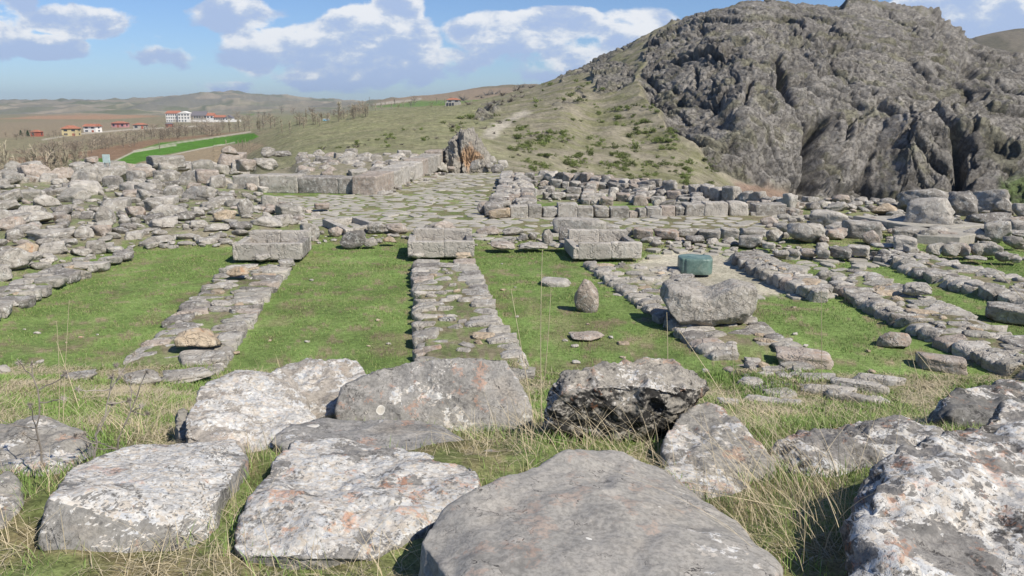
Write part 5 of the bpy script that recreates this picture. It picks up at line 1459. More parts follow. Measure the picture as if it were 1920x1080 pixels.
RIGHT = [(575, 790, 513, 652, 'round', 'grey', .14, 'large rounded grey boulder at the right end of the kerb row'), (718, 915, 450, 562, 'round', 'pale', .1, 'tall lichen-streaked boulder behind the large rounded one'),
 (795, 918, 555, 626, 'round', 'pink', .14, 'brownish boulder between the large rounded one and the long grey block'), (760, 820, 605, 652, 'round', 'pink', .14, 'small round stone at the foot of the brownish boulder'), (893, 1110, 503, 622, 'block', 'grey', .12, 'long tilted grey block with a lichen top, right part of the kerb row'), (1010, 1112, 568, 650, 'wedge', 'pink', .14, 'dull pointed stone in front of the long tilted block'),
 (1180, 1312, 600, 692, 'block', 'dress', .14, 'neatly squared light block leaning among the right-hand boulders'), (1062, 1190, 412, 499, 'wedge', 'tan', .1, 'sunlit tan wedge on the paving at the right, below the cliff'),
 (1205, 1515, 310, 482, 'round', 'grey', .12, 'giant grey boulder on the right, topmost against the cliff'), (1265, 1508, 372, 577, 'boulder', 'pale', .12, 'craggy pale boulder leaning on the front of the giant grey one'), (1487, 1645, 345, 496, 'boulder', 'dark', .12, 'big dark boulder right of the giant grey one'),
 (1590, 1822, 322, 478, 'boulder', 'grey', .12, 'big humped boulder second from the right edge, far row'), (1748, 1858, 386, 487, 'wedge', 'grey', .12, 'grey block at the right foot of the humped boulder'), (1598, 1822, 460, 552, 'round', 'dark', .12, 'low dark lichen boulder in front of the humped one'),
 (1852, 1960, 418, 502, 'round', 'pale', .12, 'pale boulder cut by the right edge, far row'), (1583, 1738, 550, 636, 'wedge', 'grey', .12, 'smooth gabled grey stone among the right-hand boulders'), (1702, 1838, 508, 642, 'boulder', 'grey', .12, 'upright grey boulder right of the gabled stone'), (1798, 1905, 598, 672, 'round', 'dark', .12, 'rough dark boulder near the right edge, mid height'),
 (1180, 1340, 545, 630, 'boulder', 'grey', .12, 'grey boulder behind the neatly squared light block'), (1318, 1432, 560, 642, 'round', 'grey', .12, 'mottled boulder right of the neatly squared block'), (1418, 1532, 573, 637, 'boulder', 'pink', .12, 'brownish boulder left of the gabled stone'), (1825, 1990, 505, 590, 'slab', 'grey', .12, 'layered slab-like boulder at the right edge'), (1850, 1980, 570, 620, 'boulder', 'grey', .12, 'grey boulder at the right edge under the layered one'), (1145, 1200, 620, 650, 'boulder', 'grey', .12, 'small stone left of the neatly squared block')]
for (a, b, c_, d_, k, m, zb, lab) in RIGHT:
    o = spx(*Z4(a, b, c_, d_), k, m, zb=zb, dr=.75, tilt=.04); tag(o, lab, 'boulder'); o.name = 'boulder'
for (a, b, c_, d_, m) in [(1368, 1457, 638, 717, 'grey'), (1450, 1552, 636, 722, 'grey'), (1548, 1612, 643, 722, 'pink'), (1608, 1682, 636, 722, 'grey'), (1672, 1786, 636, 722, 'grey'), (1757, 1850, 690, 752, 'dark'), (1825, 1902, 708, 752, 'pale'), (1590, 1700, 715, 745, 'pale')]:
    tag(spx(*Z4(a, b, c_, d_), 'round', m, zb=.12, name='boulder', dr=.9), 'rounded boulder in the close line at the right, above the last lawn', 'boulder', 'close line of rounded boulders above the last lawn')
for (a, b, c_, d_, m) in [(505, 595, 680, 732, 'grey'), (590, 662, 678, 724, 'grey'), (658, 750, 672, 724, 'pink'), (745, 822, 664, 732, 'grey'), (820, 942, 660, 732, 'dark'), (924, 1042, 650, 724, 'grey'), (1058, 1196, 638, 684, 'pale')]:
    tag(spx(*Z4(a, b, c_, d_), 'block', m, zb=.12, name='boulder', dr=.8), 'squarish boulder in the line closing the top of the right-hand lawn', 'boulder', 'line of boulders closing the right-hand lawn')
# big threshold slabs at the right
def threshold():
    for (pts, lab) in (([(1600, 404), (1720, 404), (1850, 420), (1745, 430)], 'wide flat threshold slab lying under the craggy pale boulder'), ([(1690, 424), (1770, 424), (1850, 434), (1800, 444), (1720, 440)], 'flat pinkish slab in front of the threshold slab')):
        W3 = [at_z(x, y, .38) for x, y in pts]; c = np.mean(W3, 0)
        vs = []; m = len(W3)
        for s_, z in ((1, -.1), (1, .34), (.985, .37), (.9, .38)):
            for q in W3: vs.append(((q[0] - c[0]) * s_, (q[1] - c[1]) * s_, z))
        fs = [(L_ * m + k, L_ * m + (k + 1) % m, (L_ + 1) * m + (k + 1) % m, (L_ + 1) * m + k) for L_ in range(3) for k in range(m)] + [tuple(3 * m + k for k in range(m))]
        o = mobj('stone_slab', py_mesh('stone_slab', vs, fs, False, M['pave'])); o.location = (c[0], c[1], 0); tag(o, lab, 'stone slab')
threshold()
scatter([(1440, 395), (1600, 395), (1900, 400), (1960, 470), (1700, 462), (1500, 462), (1440, 430)], 110, .3, 1.1, ['boulder', 'block', 'slab', 'wedge'], GM, 'boulder', 'grey boulder in the jumble at the right, between road and lawns', 'boulder', 'boulders of the right-hand jumble')
scatter([(1190, 445), (1500, 455), (1640, 470), (1900, 475), (1960, 500), (1800, 480), (1640, 478), (1420, 475), (1230, 470)], 80, .18, .55, ['pebble', 'slab', 'boulder'], GM, 'stone', 'small grey stone strewn between the kerb and the footings, right of the troughs', 'stone', 'small stones between the kerb and the footings')
scatter([(560, 440), (760, 438), (890, 440), (1060, 455), (1060, 464), (890, 462), (760, 455), (560, 458)], 60, .14, .45, ['pebble', 'slab', 'boulder'], GM, 'stone', 'small stone in the grassy strip between the troughs', 'stone', 'small stones in the strip between the troughs')
scatter([(250, 452), (430, 450), (436, 462), (240, 466)], 14, .3, .8, ['boulder', 'slab'], GM, 'kerb_stone', 'grey kerb stone at the top edge of the left lawn', 'stone', 'kerb stones at the top of the left lawn')
scatter([(500, 375), (600, 405), (560, 425), (470, 400)], 26, .3, .9, ['slab', 'boulder'], GM, 'stone', 'flat stone at the left edge of the paved road', 'stone', 'flat stones at the left edge of the paved road')
scatter([(820, 318), (830, 312), (700, 368), (735, 366), (770, 350), (860, 318)], 24, .3, .7, ['slab', 'boulder'], GM, 'stone', 'flat stone along the foot of the long ashlar wall', 'stone', 'flat stones along the foot of the long ashlar wall')

# ================================================================== PLANTS
def leafmat(name, col, var=.35, trans=.0):
    t = NT(name); p = t.pos(5.0); n = t.noise(p, 2.2, 3); oi = t.n('ShaderNodeObjectInfo').outputs['Random']
    a = tuple(c * (1 - var) for c in col); b = tuple(c * (1 + var) for c in col)
    c = t.mix(t.ramp(t.math('ADD', t.math('MULTIPLY', n, .6), t.math('MULTIPLY', oi, .4)), .3, .7), a, b)
    return t.done(c, .8, spec=.15)
M['blade'] = leafmat('grass green', (.16, .238, .068), .35)
M['blade2'] = leafmat('grass yellow green', (.23, .24, .105), .3)
M['straw'] = leafmat('dry straw', (.58, .49, .33), .25)
M['straw2'] = leafmat('old thatch', (.36, .31, .21), .3)
M['shrub'] = leafmat('shrub leaves', (.15, .185, .06), .4)
M['shrubdry'] = leafmat('leafless shrub twigs', (.20, .18, .15), .3)
M['conifer'] = leafmat('conifer needles', (.04, .065, .035), .3)
M['twig'] = leafmat('bare twigs', (.32, .27, .205), .35)
M['twigp'] = leafmat('pale poplar twigs', (.40, .36, .26), .25)
M['bark'] = plain('bark', (.17, .145, .115), .9)
M['thistle'] = leafmat('dead thistle stem', (.30, .265, .225), .3)

def blades(name, B, h, lean, width, az, segs, mat, curve=.6):
    """ribbons standing on B (n,3); lean = horizontal reach as a share of the height"""
    n = len(B)
    face = rng.uniform(0, math.pi, n)
    wx, wy = np.cos(face) * width / 2, np.sin(face) * width / 2
    rows = []
    for k in range(segs + 1):
        s = k / segs
        cx = B[:, 0] + np.cos(az) * lean * h * s ** (1 + curve); cy = B[:, 1] + np.sin(az) * lean * h * s ** (1 + curve)
        cz = B[:, 2] + h * s * (1 - .12 * lean * s)
        f = 1 - s ** 2 * .9
        if k < segs:
            rows += [np.stack([cx - wx * f, cy - wy * f, cz], -1), np.stack([cx + wx * f, cy + wy * f, cz], -1)]
        else: rows.append(np.stack([cx, cy, cz], -1))
    Vn = np.stack(rows, 1); m = Vn.shape[1]; Vn = Vn.reshape(-1, 3)
    base = (np.arange(n) * m)[:, None]
    F = []
    for k in range(segs - 1):
        a = 2 * k; F.append(base + np.array([a, a + 1, a + 3])); F.append(base + np.array([a, a + 3, a + 2]))
    a = 2 * (segs - 1); F.append(base + np.array([a, a + 1, a + 2]))
    return np_mesh(name, Vn, np.concatenate(F), False, mat)
def ground_pts(n, x0, x1, y0, y1, keep=None):
    y = np.sqrt(rng.uniform(y0 ** 2, y1 ** 2, n)); a = rng.uniform(-.78, .78, n); x = a * y
    if keep is not None:
        k = keep(x, y); x, y = x[k], y[k]
    z = H(x, y)
    return np.stack([x, y, z - .004], -1)
STRP = [s['poly'] for s in STRIPS.values()]
def on_lawn(x, y):
    k = np.ones(x.shape, bool)
    for p in STRP: k &= ~(sd(x, y, p) > .05)
    k &= ~(sd(x, y, MOUND) > .4); k &= ~(sd(x, y, GRAVEL) > .1)
    k &= (fbm(np.stack([x * .5, y * .5, 0 * x + 3], -1), 3) + rng.uniform(-.5, .5, x.shape)) < .42
    return k
rockpolys = []
from mathutils.geometry import convex_hull_2d
for pts in FG:
    ix = convex_hull_2d([tuple(map(float, q)) for q in pts]); rockpolys.append(np.array([pts[i] for i in ix]))
def off_rocks(x, y, m=.06):
    k = np.ones(x.shape, bool)
    for p in rockpolys: k &= ~(sd(x, y, p) > m)
    return k
P_ = ground_pts(230000, 0, 0, 12.2, 29.5, on_lawn); n = len(P_)
g1 = rng.random(n) < .72
for nm, mk, mt in (('lawn_grass', g1, 'blade'), ('lawn_grass', ~g1, 'blade2')):
    B = P_[mk]; k = len(B)
    hs = rng.uniform(.02, .055, k) * (1 + .8 * np.clip(fbm(B * np.array([1, 1, 0]) * .9, 3), -.6, 1))
    tag(mobj(nm, blades(nm, B, hs, rng.uniform(0, .9, k), rng.uniform(.012, .022, k) * B[:, 1] / 18, rng.uniform(0, 6.3, k), 1, M[mt])), 'short green grass of the lawns between the wall footings', 'grass', kind='stuff')
# bank: mixed grass and thatch
P_ = ground_pts(150000, 0, 0, 2.3, 13.6, lambda x, y: off_rocks(x, y, .05)); n = len(P_)
q = fbm(P_ * np.array([1, 1, 0]) * .8, 3) + rng.uniform(-.35, .35, n) + .10 * (P_[:, 1] > 9)
for nm, mk, mt, hh, wd, ln, lab in (('bank_grass', q < -.04, 'blade', (.04, .13), (.004, .007), (.1, .9), 'green grass growing between the foreground rocks'), ('bank_grass', (q >= -.04) & (q < .13), 'blade2', (.04, .12), (.004, .007), (.3, 1.3), 'yellow-green grass on the bank'),
                                ('thatch', q >= .13, 'straw2', (.02, .08), (.004, .007), (1.5, 6), 'matted dry grass lying on the bank')):
    B = P_[mk]; k = len(B); sc2 = np.clip(B[:, 1] / 5, .8, 2.4)
    tag(mobj(nm, blades(nm, B, rng.uniform(*hh, k), rng.uniform(*ln, k), rng.uniform(*wd, k) * sc2, rng.uniform(0, 6.3, k), 2, M[mt])), lab, 'grass', kind='stuff')
# straw clumps
def clump(px, py, n, spread, hmin, hmax, azc, azs, lean, out):
    P = hit(px, py); n = int(n * .45)
    x = P[0] + rng.normal(0, spread, n); y = P[1] + rng.normal(0, spread, n); k = off_rocks(x, y, .03) & (y > 2.2); x, y = x[k], y[k]
    B = np.stack([x, y, H(x, y)], -1); m = len(B)
    out.append((B, rng.uniform(hmin, hmax, m), np.abs(rng.normal(lean, lean * .5, m)), rng.normal(azc, azs, m)))
out = []
for (px, py, n, sp, h0, h1_, az, azs, ln) in [(1560, 980, 330, .30, .18, .75, 2.4, .9, .9), (1480, 1010, 260, .22, .15, .65, 2.6, .9, .9), (1500, 900, 220, .35, .15, .5, 2.9, .9, 1.0), (1400, 960, 150, .2, .1, .4, 2.8, 1, .9), (1640, 900, 60, .2, .1, .4, 2.3, .8, .9), (1600, 760, 260, .6, .1, .3, 3.0, 1, 2.2), (1430, 790, 300, .6, .12, .4, 2.8, 1.1, 1.6),
        (1100, 850, 220, .35, .1, .45, 3.0, 1.3, 1.0), (960, 830, 240, .40, .1, .40, 3.0, 1.3, 1.0), (1020, 800, 110, .3, .12, .45, 2.5, 1.5, .5), (1180, 850, 160, .3, .1, .4, 2.7, 1.1, 1.2), (700, 1060, 190, .25, .08, .32, 2.6, 1.4, .9), (900, 840, 120, .25, .1, .3, 3, 1.3, 1), (450, 960, 120, .15, .08, .26, 2, 1.5, .5), (480, 860, 120, .15, .08, .28, 2, 1.5, .5),
        (250, 780, 160, .45, .06, .2, 2.6, 1.2, 2), (300, 815, 110, .22, .10, .35, 2.5, .8, 1.4), (60, 770, 120, .6, .06, .22, 2.2, 1.4, 1.5), (130, 900, 170, .3, .06, .3, 2, 1.5, .8), (30, 1020, 150, .25, .06, .3, 1, 1.5, .7), (300, 1075, 200, .4, .05, .2, 1, 1.5, 1), (560, 1078, 160, .3, .06, .3, 2.5, 1.3, .9), (1700, 730, 90, .5, .15, .5, 2.6, .9, 1.0), (420, 740, 50, .8, .1, .22, 2, 1.5, .7), (20, 740, 60, .9, .1, .25, 2, 1.5, .7), (1050, 760, 60, .5, .2, .6, 2, 1.5, .4), (540, 690, 40, .5, .15, .35, 2, 1.5, .5), (850, 700, 20, .5, .1, .3, 2, 1.5, .5)]:
    clump(px, py, n, sp, h0, h1_, az, azs, ln, out)
B = np.concatenate([o[0] for o in out]); hh = np.concatenate([o[1] for o in out]); ln = np.concatenate([o[2] for o in out]); az = np.concatenate([o[3] for o in out])
tag(mobj('dry_grass', blades('dry_grass', B, hh, np.minimum(ln, 2.4), rng.uniform(.0022, .0042, len(B)) * np.clip(B[:, 1] / 4.5, .9, 2.0), az, 6, M['straw'])), 'dry straw stalks standing and leaning among the foreground rocks', 'dry grass', kind='stuff')

def tube(pts, r0, r1, sides=5):
    pts = np.asarray(pts, float); n = len(pts); vs, fs = [], []
    for i, p in enumerate(pts):
        d = pts[min(i + 1, n - 1)] - pts[max(i - 1, 0)]; d = d / (np.linalg.norm(d) + 1e-9)
        u = np.cross(d, (0, 0, 1) if abs(d[2]) < .9 else (1, 0, 0)); u /= np.linalg.norm(u); w = np.cross(d, u); r = r0 + (r1 - r0) * i / (n - 1)
        for k in range(sides):
            a = 2 * math.pi * k / sides; vs.append(p + r * (u * math.cos(a) + w * math.sin(a)))
    for i in range(n - 1):
        for k in range(sides):
            k2 = (k + 1) % sides; fs.append((i * sides + k, i * sides + k2, (i + 1) * sides + k2, (i + 1) * sides + k))
    return vs, fs
class MB:
    def __init__(s): s.v = []; s.f = []
    def add(s, vf):
        b = len(s.v); s.v += [tuple(map(float, q)) for q in vf[0]]; s.f += [tuple(i + b for i in f) for f in vf[1]]; return s
    def box(s, c, d, rz=0):
        ca, sa = math.cos(rz), math.sin(rz); vs = []
        for z in (-.5, .5):
            for x, y in ((-.5, -.5), (.5, -.5), (.5, .5), (-.5, .5)):
                X, Y = x * d[0], y * d[1]; vs.append((c[0] + X * ca - Y * sa, c[1] + X * sa + Y * ca, c[2] + z * d[2]))
        return s.add((vs, [(3, 2, 1, 0), (4, 5, 6, 7), (0, 1, 5, 4), (1, 2, 6, 5), (2, 3, 7, 6), (3, 0, 4, 7)]))
    def build(s, name, mat, parent=None, smooth=False):
        return mobj(name, py_mesh(name, s.v, s.f, smooth, mat), parent)
# tall single stalks
STK = [((110, 800), (106, 602), 'tall straight dry stalk at far left, left one of a close pair'), ((118, 798), (130, 562), 'tallest dry stalk at far left, right one of a close pair'), ((150, 770), (106, 640), 'thin dry stalk leaning left across the tall pair'),
       ((1016, 800), (1017, 468), 'very tall thin stalk rising above the bank right of the grey slab'), ((1003, 800), (958, 542), 'nodding grass stalk with a seed head, right of the grey slab'), ((1020, 720), (1033, 540), 'short upright stalk beside the very tall thin one'),
       ((1541, 760), (1540, 542), 'straight thin stalk in front of the dark-faced footing'), ((1385, 790), (1272, 618), 'stalk leaning left below the saddle-shaped boulder'), ((1382, 785), (1374, 632), 'upright stalk below the saddle-shaped boulder'), ((1990, 640), (1856, 492), 'long stalk leaning in from the right edge'),
       ((1820, 800), (1718, 660), 'pair stalk leaning left, upper right of the bank, lower one'), ((1860, 770), (1765, 692), 'stalk leaning left in front of the long dark boulder'), ((1672, 815), (1720, 724), 'stalk leaning right over the mottled boulder'), ((1815, 798), (1732, 718), 'stalk leaning left over the dark shaded boulder'),
       ((1560, 970), (1090, 884), 'very long straw lying across the smooth centre boulder'), ((1250, 760), (1250, 585), 'faint upright stalk left of the saddle boulder footing'), ((1740, 810), (1702, 640), 'slender bent stalk below the lone roundish stone')]
for (b, tp, lab) in STK:
    P = hit(*b); 
    if P is None: continue
    T = at_d(tp[0], tp[1], P[1] + (-.05 if b[1] < 960 else .45)); n = 12; s = np.linspace(0, 1, n)[:, None]
    mid = (P + T) / 2 + np.array([random.gauss(0, .02), 0, .03])
    pts = (1 - s) ** 2 * P + 2 * s * (1 - s) * mid + s ** 2 * T
    r = .0023 * max(1, P[1] / 5)
    m = MB().add(tube(pts, r * 1.2, r * .6, 4))
    o = m.build('dry_stalk', M['straw']); tag(o, lab, 'grass stalk')
# thistles
def thistle(base, top, D, label, nb=7):
    P = at_d(base[0], base[1], D); T = at_d(top[0], top[1], D); Lh = np.linalg.norm(T - P)
    root = empty('dry_thistle', P, 0, label, 'thistle')
    n = 9; s = np.linspace(0, 1, n)[:, None]; pts = s * (T - P) + np.concatenate([np.zeros((1, 3)), np.cumsum(rng.normal(0, .010, (n - 1, 3)), 0)])
    st = MB().add(tube(pts, .007, .003, 5)); heads = [pts[-1]]
    for k in range(nb):
        i = rng.integers(2, n - 1); d = unit(rng.normal(size=3) * (1, .6, .5) + (0, 0, .5)); L = Lh * rng.uniform(.15, .34)
        q = np.array([pts[i] + d * L * f + np.array([0, 0, .25 * L * f * f]) + rng.normal(0, .004, 3) for f in np.linspace(0, 1, 5)]); st.add(tube(q, .004, .002, 4)); heads.append(q[-1])
        for _ in range(3):
            j = rng.integers(1, 4); d2 = unit(rng.normal(size=3)); st.add(tube([q[j], q[j] + d2 * .03, q[j] + d2 * .05], .0018, .0006, 3))
    for _ in range(26):
        i = rng.integers(1, n); d2 = unit(rng.normal(size=3)); st.add(tube([pts[i], pts[i] + d2 * .02, pts[i] + d2 * .04], .0018, .0005, 3))
    st.build('stem', M['thistle'], root)
    for hp in heads:
        h = MB()
        for _ in range(38):
            d2 = unit(rng.normal(size=3)); h.add(tube([hp, hp + d2 * .012, hp + d2 * rng.uniform(.02, .032)], .0030, .0004, 3))
        h.build('seed_head', M['thistle'], root)
thistle((78, 872), (55, 690), 4.3, 'dead grey thistle at far left, nearest the left edge')
thistle((175, 875), (215, 705), 4.4, 'dead branching thistle at left, in front of the green bank, tallest of three')
thistle((200, 880), (262, 700), 4.6, 'dead thistle leaning right, beside the lower left block', 6)

# shrubs
def shrub_mesh(seed, n=420, leaf=.062, dry=False):
    r = np.random.default_rng(seed); vs, fs = [], []
    cl = r.normal(size=(9, 3)) * (.34, .30, .16) + (0, 0, .38)
    for i in range(n):
        c = cl[r.integers(9)] + r.normal(size=3) * .11; c[2] = abs(c[2]); a = unit(r.normal(size=3)); b = unit(np.cross(a, r.normal(size=3))); s = leaf * r.uniform(.6, 1.3)
        b0 = len(vs)
        if dry:
            vs += [c * .2, c * .2 + b * .02, c * 1.25]; fs.append((b0, b0 + 1, b0 + 2))
        else:
            vs += [c - a * s, c + b * s * .7, c + a * s, c - b * s * .7]; fs.append((b0, b0 + 1, b0 + 2, b0 + 3))
    return py_mesh('shrub', vs, fs, False, M['shrubdry' if dry else 'shrub'])
SH = [shrub_mesh(i) for i in range(4)]; SHD = [shrub_mesh(20 + i, 260, .1, True) for i in range(3)]
print('shrubs')
cnt = 0
def shrubs(poly, n, wmin, wmax, meshes, label, group, name='shrub', thr=-.05, sy=.8):
    poly = np.array(poly, float); k = 0; tr = 0
    while k < n and tr < n * 25:
        tr += 1
        px = random.uniform(poly[:, 0].min(), poly[:, 0].max()); py = random.uniform(poly[:, 1].min(), poly[:, 1].max())
        if not inpoly(np.array([px]), np.array([py]), poly)[0]: continue
        if float(fbm(np.array([[px * .03, py * .05, 2]]), 2)[0]) < thr: continue
        P = rhit(px, py)
        if P is None or P[1] < 60: continue
        w = random.uniform(wmin, wmax) * P[1] / FPX
        o = bpy.data.objects.new(name, random.choice(meshes)); COL.objects.link(o); o.location = P - np.array([0, 0, .05 * w]); o.scale = (w, w, w * sy); o.rotation_euler = (0, 0, random.uniform(0, 6.3))
        tag(o, label, 'shrub', group); k += 1
    return k
shrubs([(925, 215), (1000, 235), (1100, 250), (1200, 300), (1340, 340), (1330, 350), (1150, 338), (1000, 322), (925, 275)], 120, 7, 18, SH, 'small green shrub on the stony slope below the rocky hill', 'green shrubs on the slope below the rocky hill')
shrubs([(925, 215), (1000, 235), (1100, 250), (1200, 300), (1340, 340), (1330, 350), (1150, 338), (1000, 322), (925, 275)], 70, 3, 9, SH + SHD, 'tiny shrub among the larger ones on the stony slope', 'tiny shrubs on the stony slope', thr=-.3)
shrubs([(1150, 180), (1215, 195), (1290, 265), (1345, 325), (1340, 345), (1250, 325), (1190, 290), (1150, 230)], 75, 7, 17, SH, 'small green shrub on the strip of slope beside the cliff', 'green shrubs beside the cliff')
shrubs([(1000, 160), (1120, 150), (1180, 200), (1120, 240), (1000, 220)], 22, 6, 14, SH, 'green shrub high on the slope left of the cliff', 'green shrubs high on the slope', thr=-.5)
shrubs([(700, 255), (900, 215), (930, 250), (850, 260), (760, 275), (560, 290), (620, 270)], 45, 5, 13, SH + SHD, 'dark low shrub on the grassy hillside behind the ruins', 'low shrubs on the grassy hillside', thr=-.1)
shrubs([(840, 190), (960, 165), (1010, 160), (960, 200), (860, 205)], 30, 7, 18, SHD, 'pale leafless bush on the crest of the hillside', 'leafless bushes on the hillside crest', thr=-.6)
# bare trees
def tree_meshes(seed, kind):
    r = np.random.default_rng(seed); tr = MB(); cr = MB()
    Ht = 1.0; pts = [np.array([0, 0, 0.])]
    for i in range(5): pts.append(pts[-1] + np.array([r.normal() * .012, r.normal() * .012, .19]))
    tr.add(tube(pts, .022, .006, 5))
    nb = 34
    for i in range(nb):
        z = r.uniform(.08 if kind == 'bush' else .18, .95); a = r.uniform(0, 6.28)
        out_ = {'poplar': .10, 'bush': .42, 'round': .34}[kind] * (1 - .45 * abs(z - .4)); up = {'poplar': .24, 'bush': .3, 'round': .22}[kind]
        p0 = np.array([0, 0, z * .8]); p1 = p0 + np.array([math.cos(a) * out_, math.sin(a) * out_, up * r.uniform(.5, 1.1)]) * r.uniform(.6, 1.1)
        (tr if i < 8 else cr).add(tube([p0, (p0 + p1) / 2 + r.normal(size=3) * .015, p1], .007, .003, 3))
        for _ in range(9):
            f = r.uniform(.3, 1); b = p0 + (p1 - p0) * f; d = unit(np.array([math.cos(a), math.sin(a), 1.2 if kind == 'poplar' else .6]) + r.normal(size=3) * .7) * r.uniform(.04, .13)
            s = unit(np.cross(d, r.normal(size=3))) * .007
            cr.add(([b - s, b + s, b + d], [(0, 1, 2)]))
    return py_mesh('trunk', tr.v, tr.f, False, M['bark']), py_mesh('crown', cr.v, cr.f, False, M['twigp' if kind == 'poplar' else 'twig'])
TM = {k: [tree_meshes(i + 40, k) for i in range(3)] for k in ('poplar', 'round', 'bush')}
def conifer_mesh():
    r = np.random.default_rng(9); cr = MB(); tr = MB().add(tube([(0, 0, 0), (0, 0, .9)], .03, .01, 5))
    for i in range(420):
        z = r.uniform(.12, 1) ** .8; rad = .30 * (1 - z) + .05; a = r.uniform(0, 6.28); q = rad * r.uniform(.5, 1); c = np.array([math.cos(a) * q, math.sin(a) * q, z]); d = unit(r.normal(size=3)) * .05; e = unit(np.cross(d, r.normal(size=3))) * .04
        cr.add(([c - d, c + e, c + d, c - e], [(0, 1, 2, 3)]))
    return py_mesh('trunk', tr.v, tr.f, False, M['bark']), py_mesh('crown', cr.v, cr.f, False, M['conifer'])
TM['conifer'] = [conifer_mesh()]
def tree(kind, P, h, label, group=None, w=1.0, name=None):
    tm, cm = random.choice(TM[kind])
    root = empty(name or {'poplar': 'poplar_tree', 'round': 'bare_tree', 'bush': 'bare_bush', 'conifer': 'conifer_tree'}[kind], P, random.uniform(0, 6.3), label, 'tree', group); root.scale = (h * w, h * w, h)
    for nm, me in (('trunk', tm), ('crown', cm)):
        o = bpy.data.objects.new(nm, me); COL.objects.link(o); o.parent = root
def tree_line(pts, n, jx, jy, hp0, hp1, kinds, label, group):
    pts = np.array(pts, float); L = np.concatenate([[0], np.cumsum(np.hypot(*np.diff(pts, axis=0).T))])
    for i in range(n):
        d = random.uniform(0, L[-1]); px = np.interp(d, L, pts[:, 0]) + random.gauss(0, jx); py = np.interp(d, L, pts[:, 1]) + random.gauss(0, jy)
        P = rhit(px, py)
        if P is None: continue
        tree(random.choice(kinds), P, random.uniform(hp0, hp1) * P[1] / FPX, label, group, random.uniform(.9, 1.5))
tree_line([(60, 288), (170, 280), (270, 262), (420, 247)], 150, 5, 4, 13, 24, ['bush', 'bush', 'bush', 'round'], 'bare brown tree in the thicket along the valley stream', 'bare trees of the valley thicket')
tree_line([(420, 247), (520, 240), (600, 232), (690, 215)], 48, 4, 4, 14, 30, ['poplar', 'round', 'bush', 'poplar'], 'bare pale tree in the belt between the white building and the hillside', 'bare trees of the belt right of the white building')
tree_line([(600, 222), (700, 206), (800, 196), (850, 190)], 26, 6, 3, 6, 17, ['poplar', 'bush', 'round'], 'small bare tree in the far row along the road over the hillside', 'bare trees along the hillside road')
tree_line([(330, 232), (440, 226), (560, 214)], 22, 4, 2, 8, 16, ['bush', 'round'], 'bare tree near the white building with red roofs', 'bare trees near the white building')
tree_line([(0, 262), (60, 258), (150, 258)], 18, 6, 4, 8, 16, ['bush', 'round'], 'bare tree near the small red-roofed houses', 'bare trees near the small houses')
for i in range(34):
    px = random.uniform(-40, 150); D = random.uniform(85, 150); x = (px - 960) / FPX * D * cP; z = gz(x, D)
    tp = CZ + D * elev(random.uniform(262, 305)); 
    if tp - z > 1.5: tree(random.choice(['poplar', 'poplar', 'round']), (x, D, z), tp - z, 'bare pale sapling in the hollow behind the left end of the ruins', 'bare saplings behind the left end of the ruins', .8)
for px in (448, 456, 462, 470, 425, 300):
    P = rhit(px, 285)
    if P is not None: tree('poplar', P, 24 * P[1] / FPX, 'thin leafless sapling behind the far edge of the ruins', 'thin saplings behind the ruins', .5)
for px, lab in ((40, 'dark conifer left of the red-roofed hut, left one of two'), (53, 'dark conifer beside the red-roofed hut, right one of two')):
    P = rhit(px, 258); tree('conifer', P, 13 * P[1] / FPX, lab)

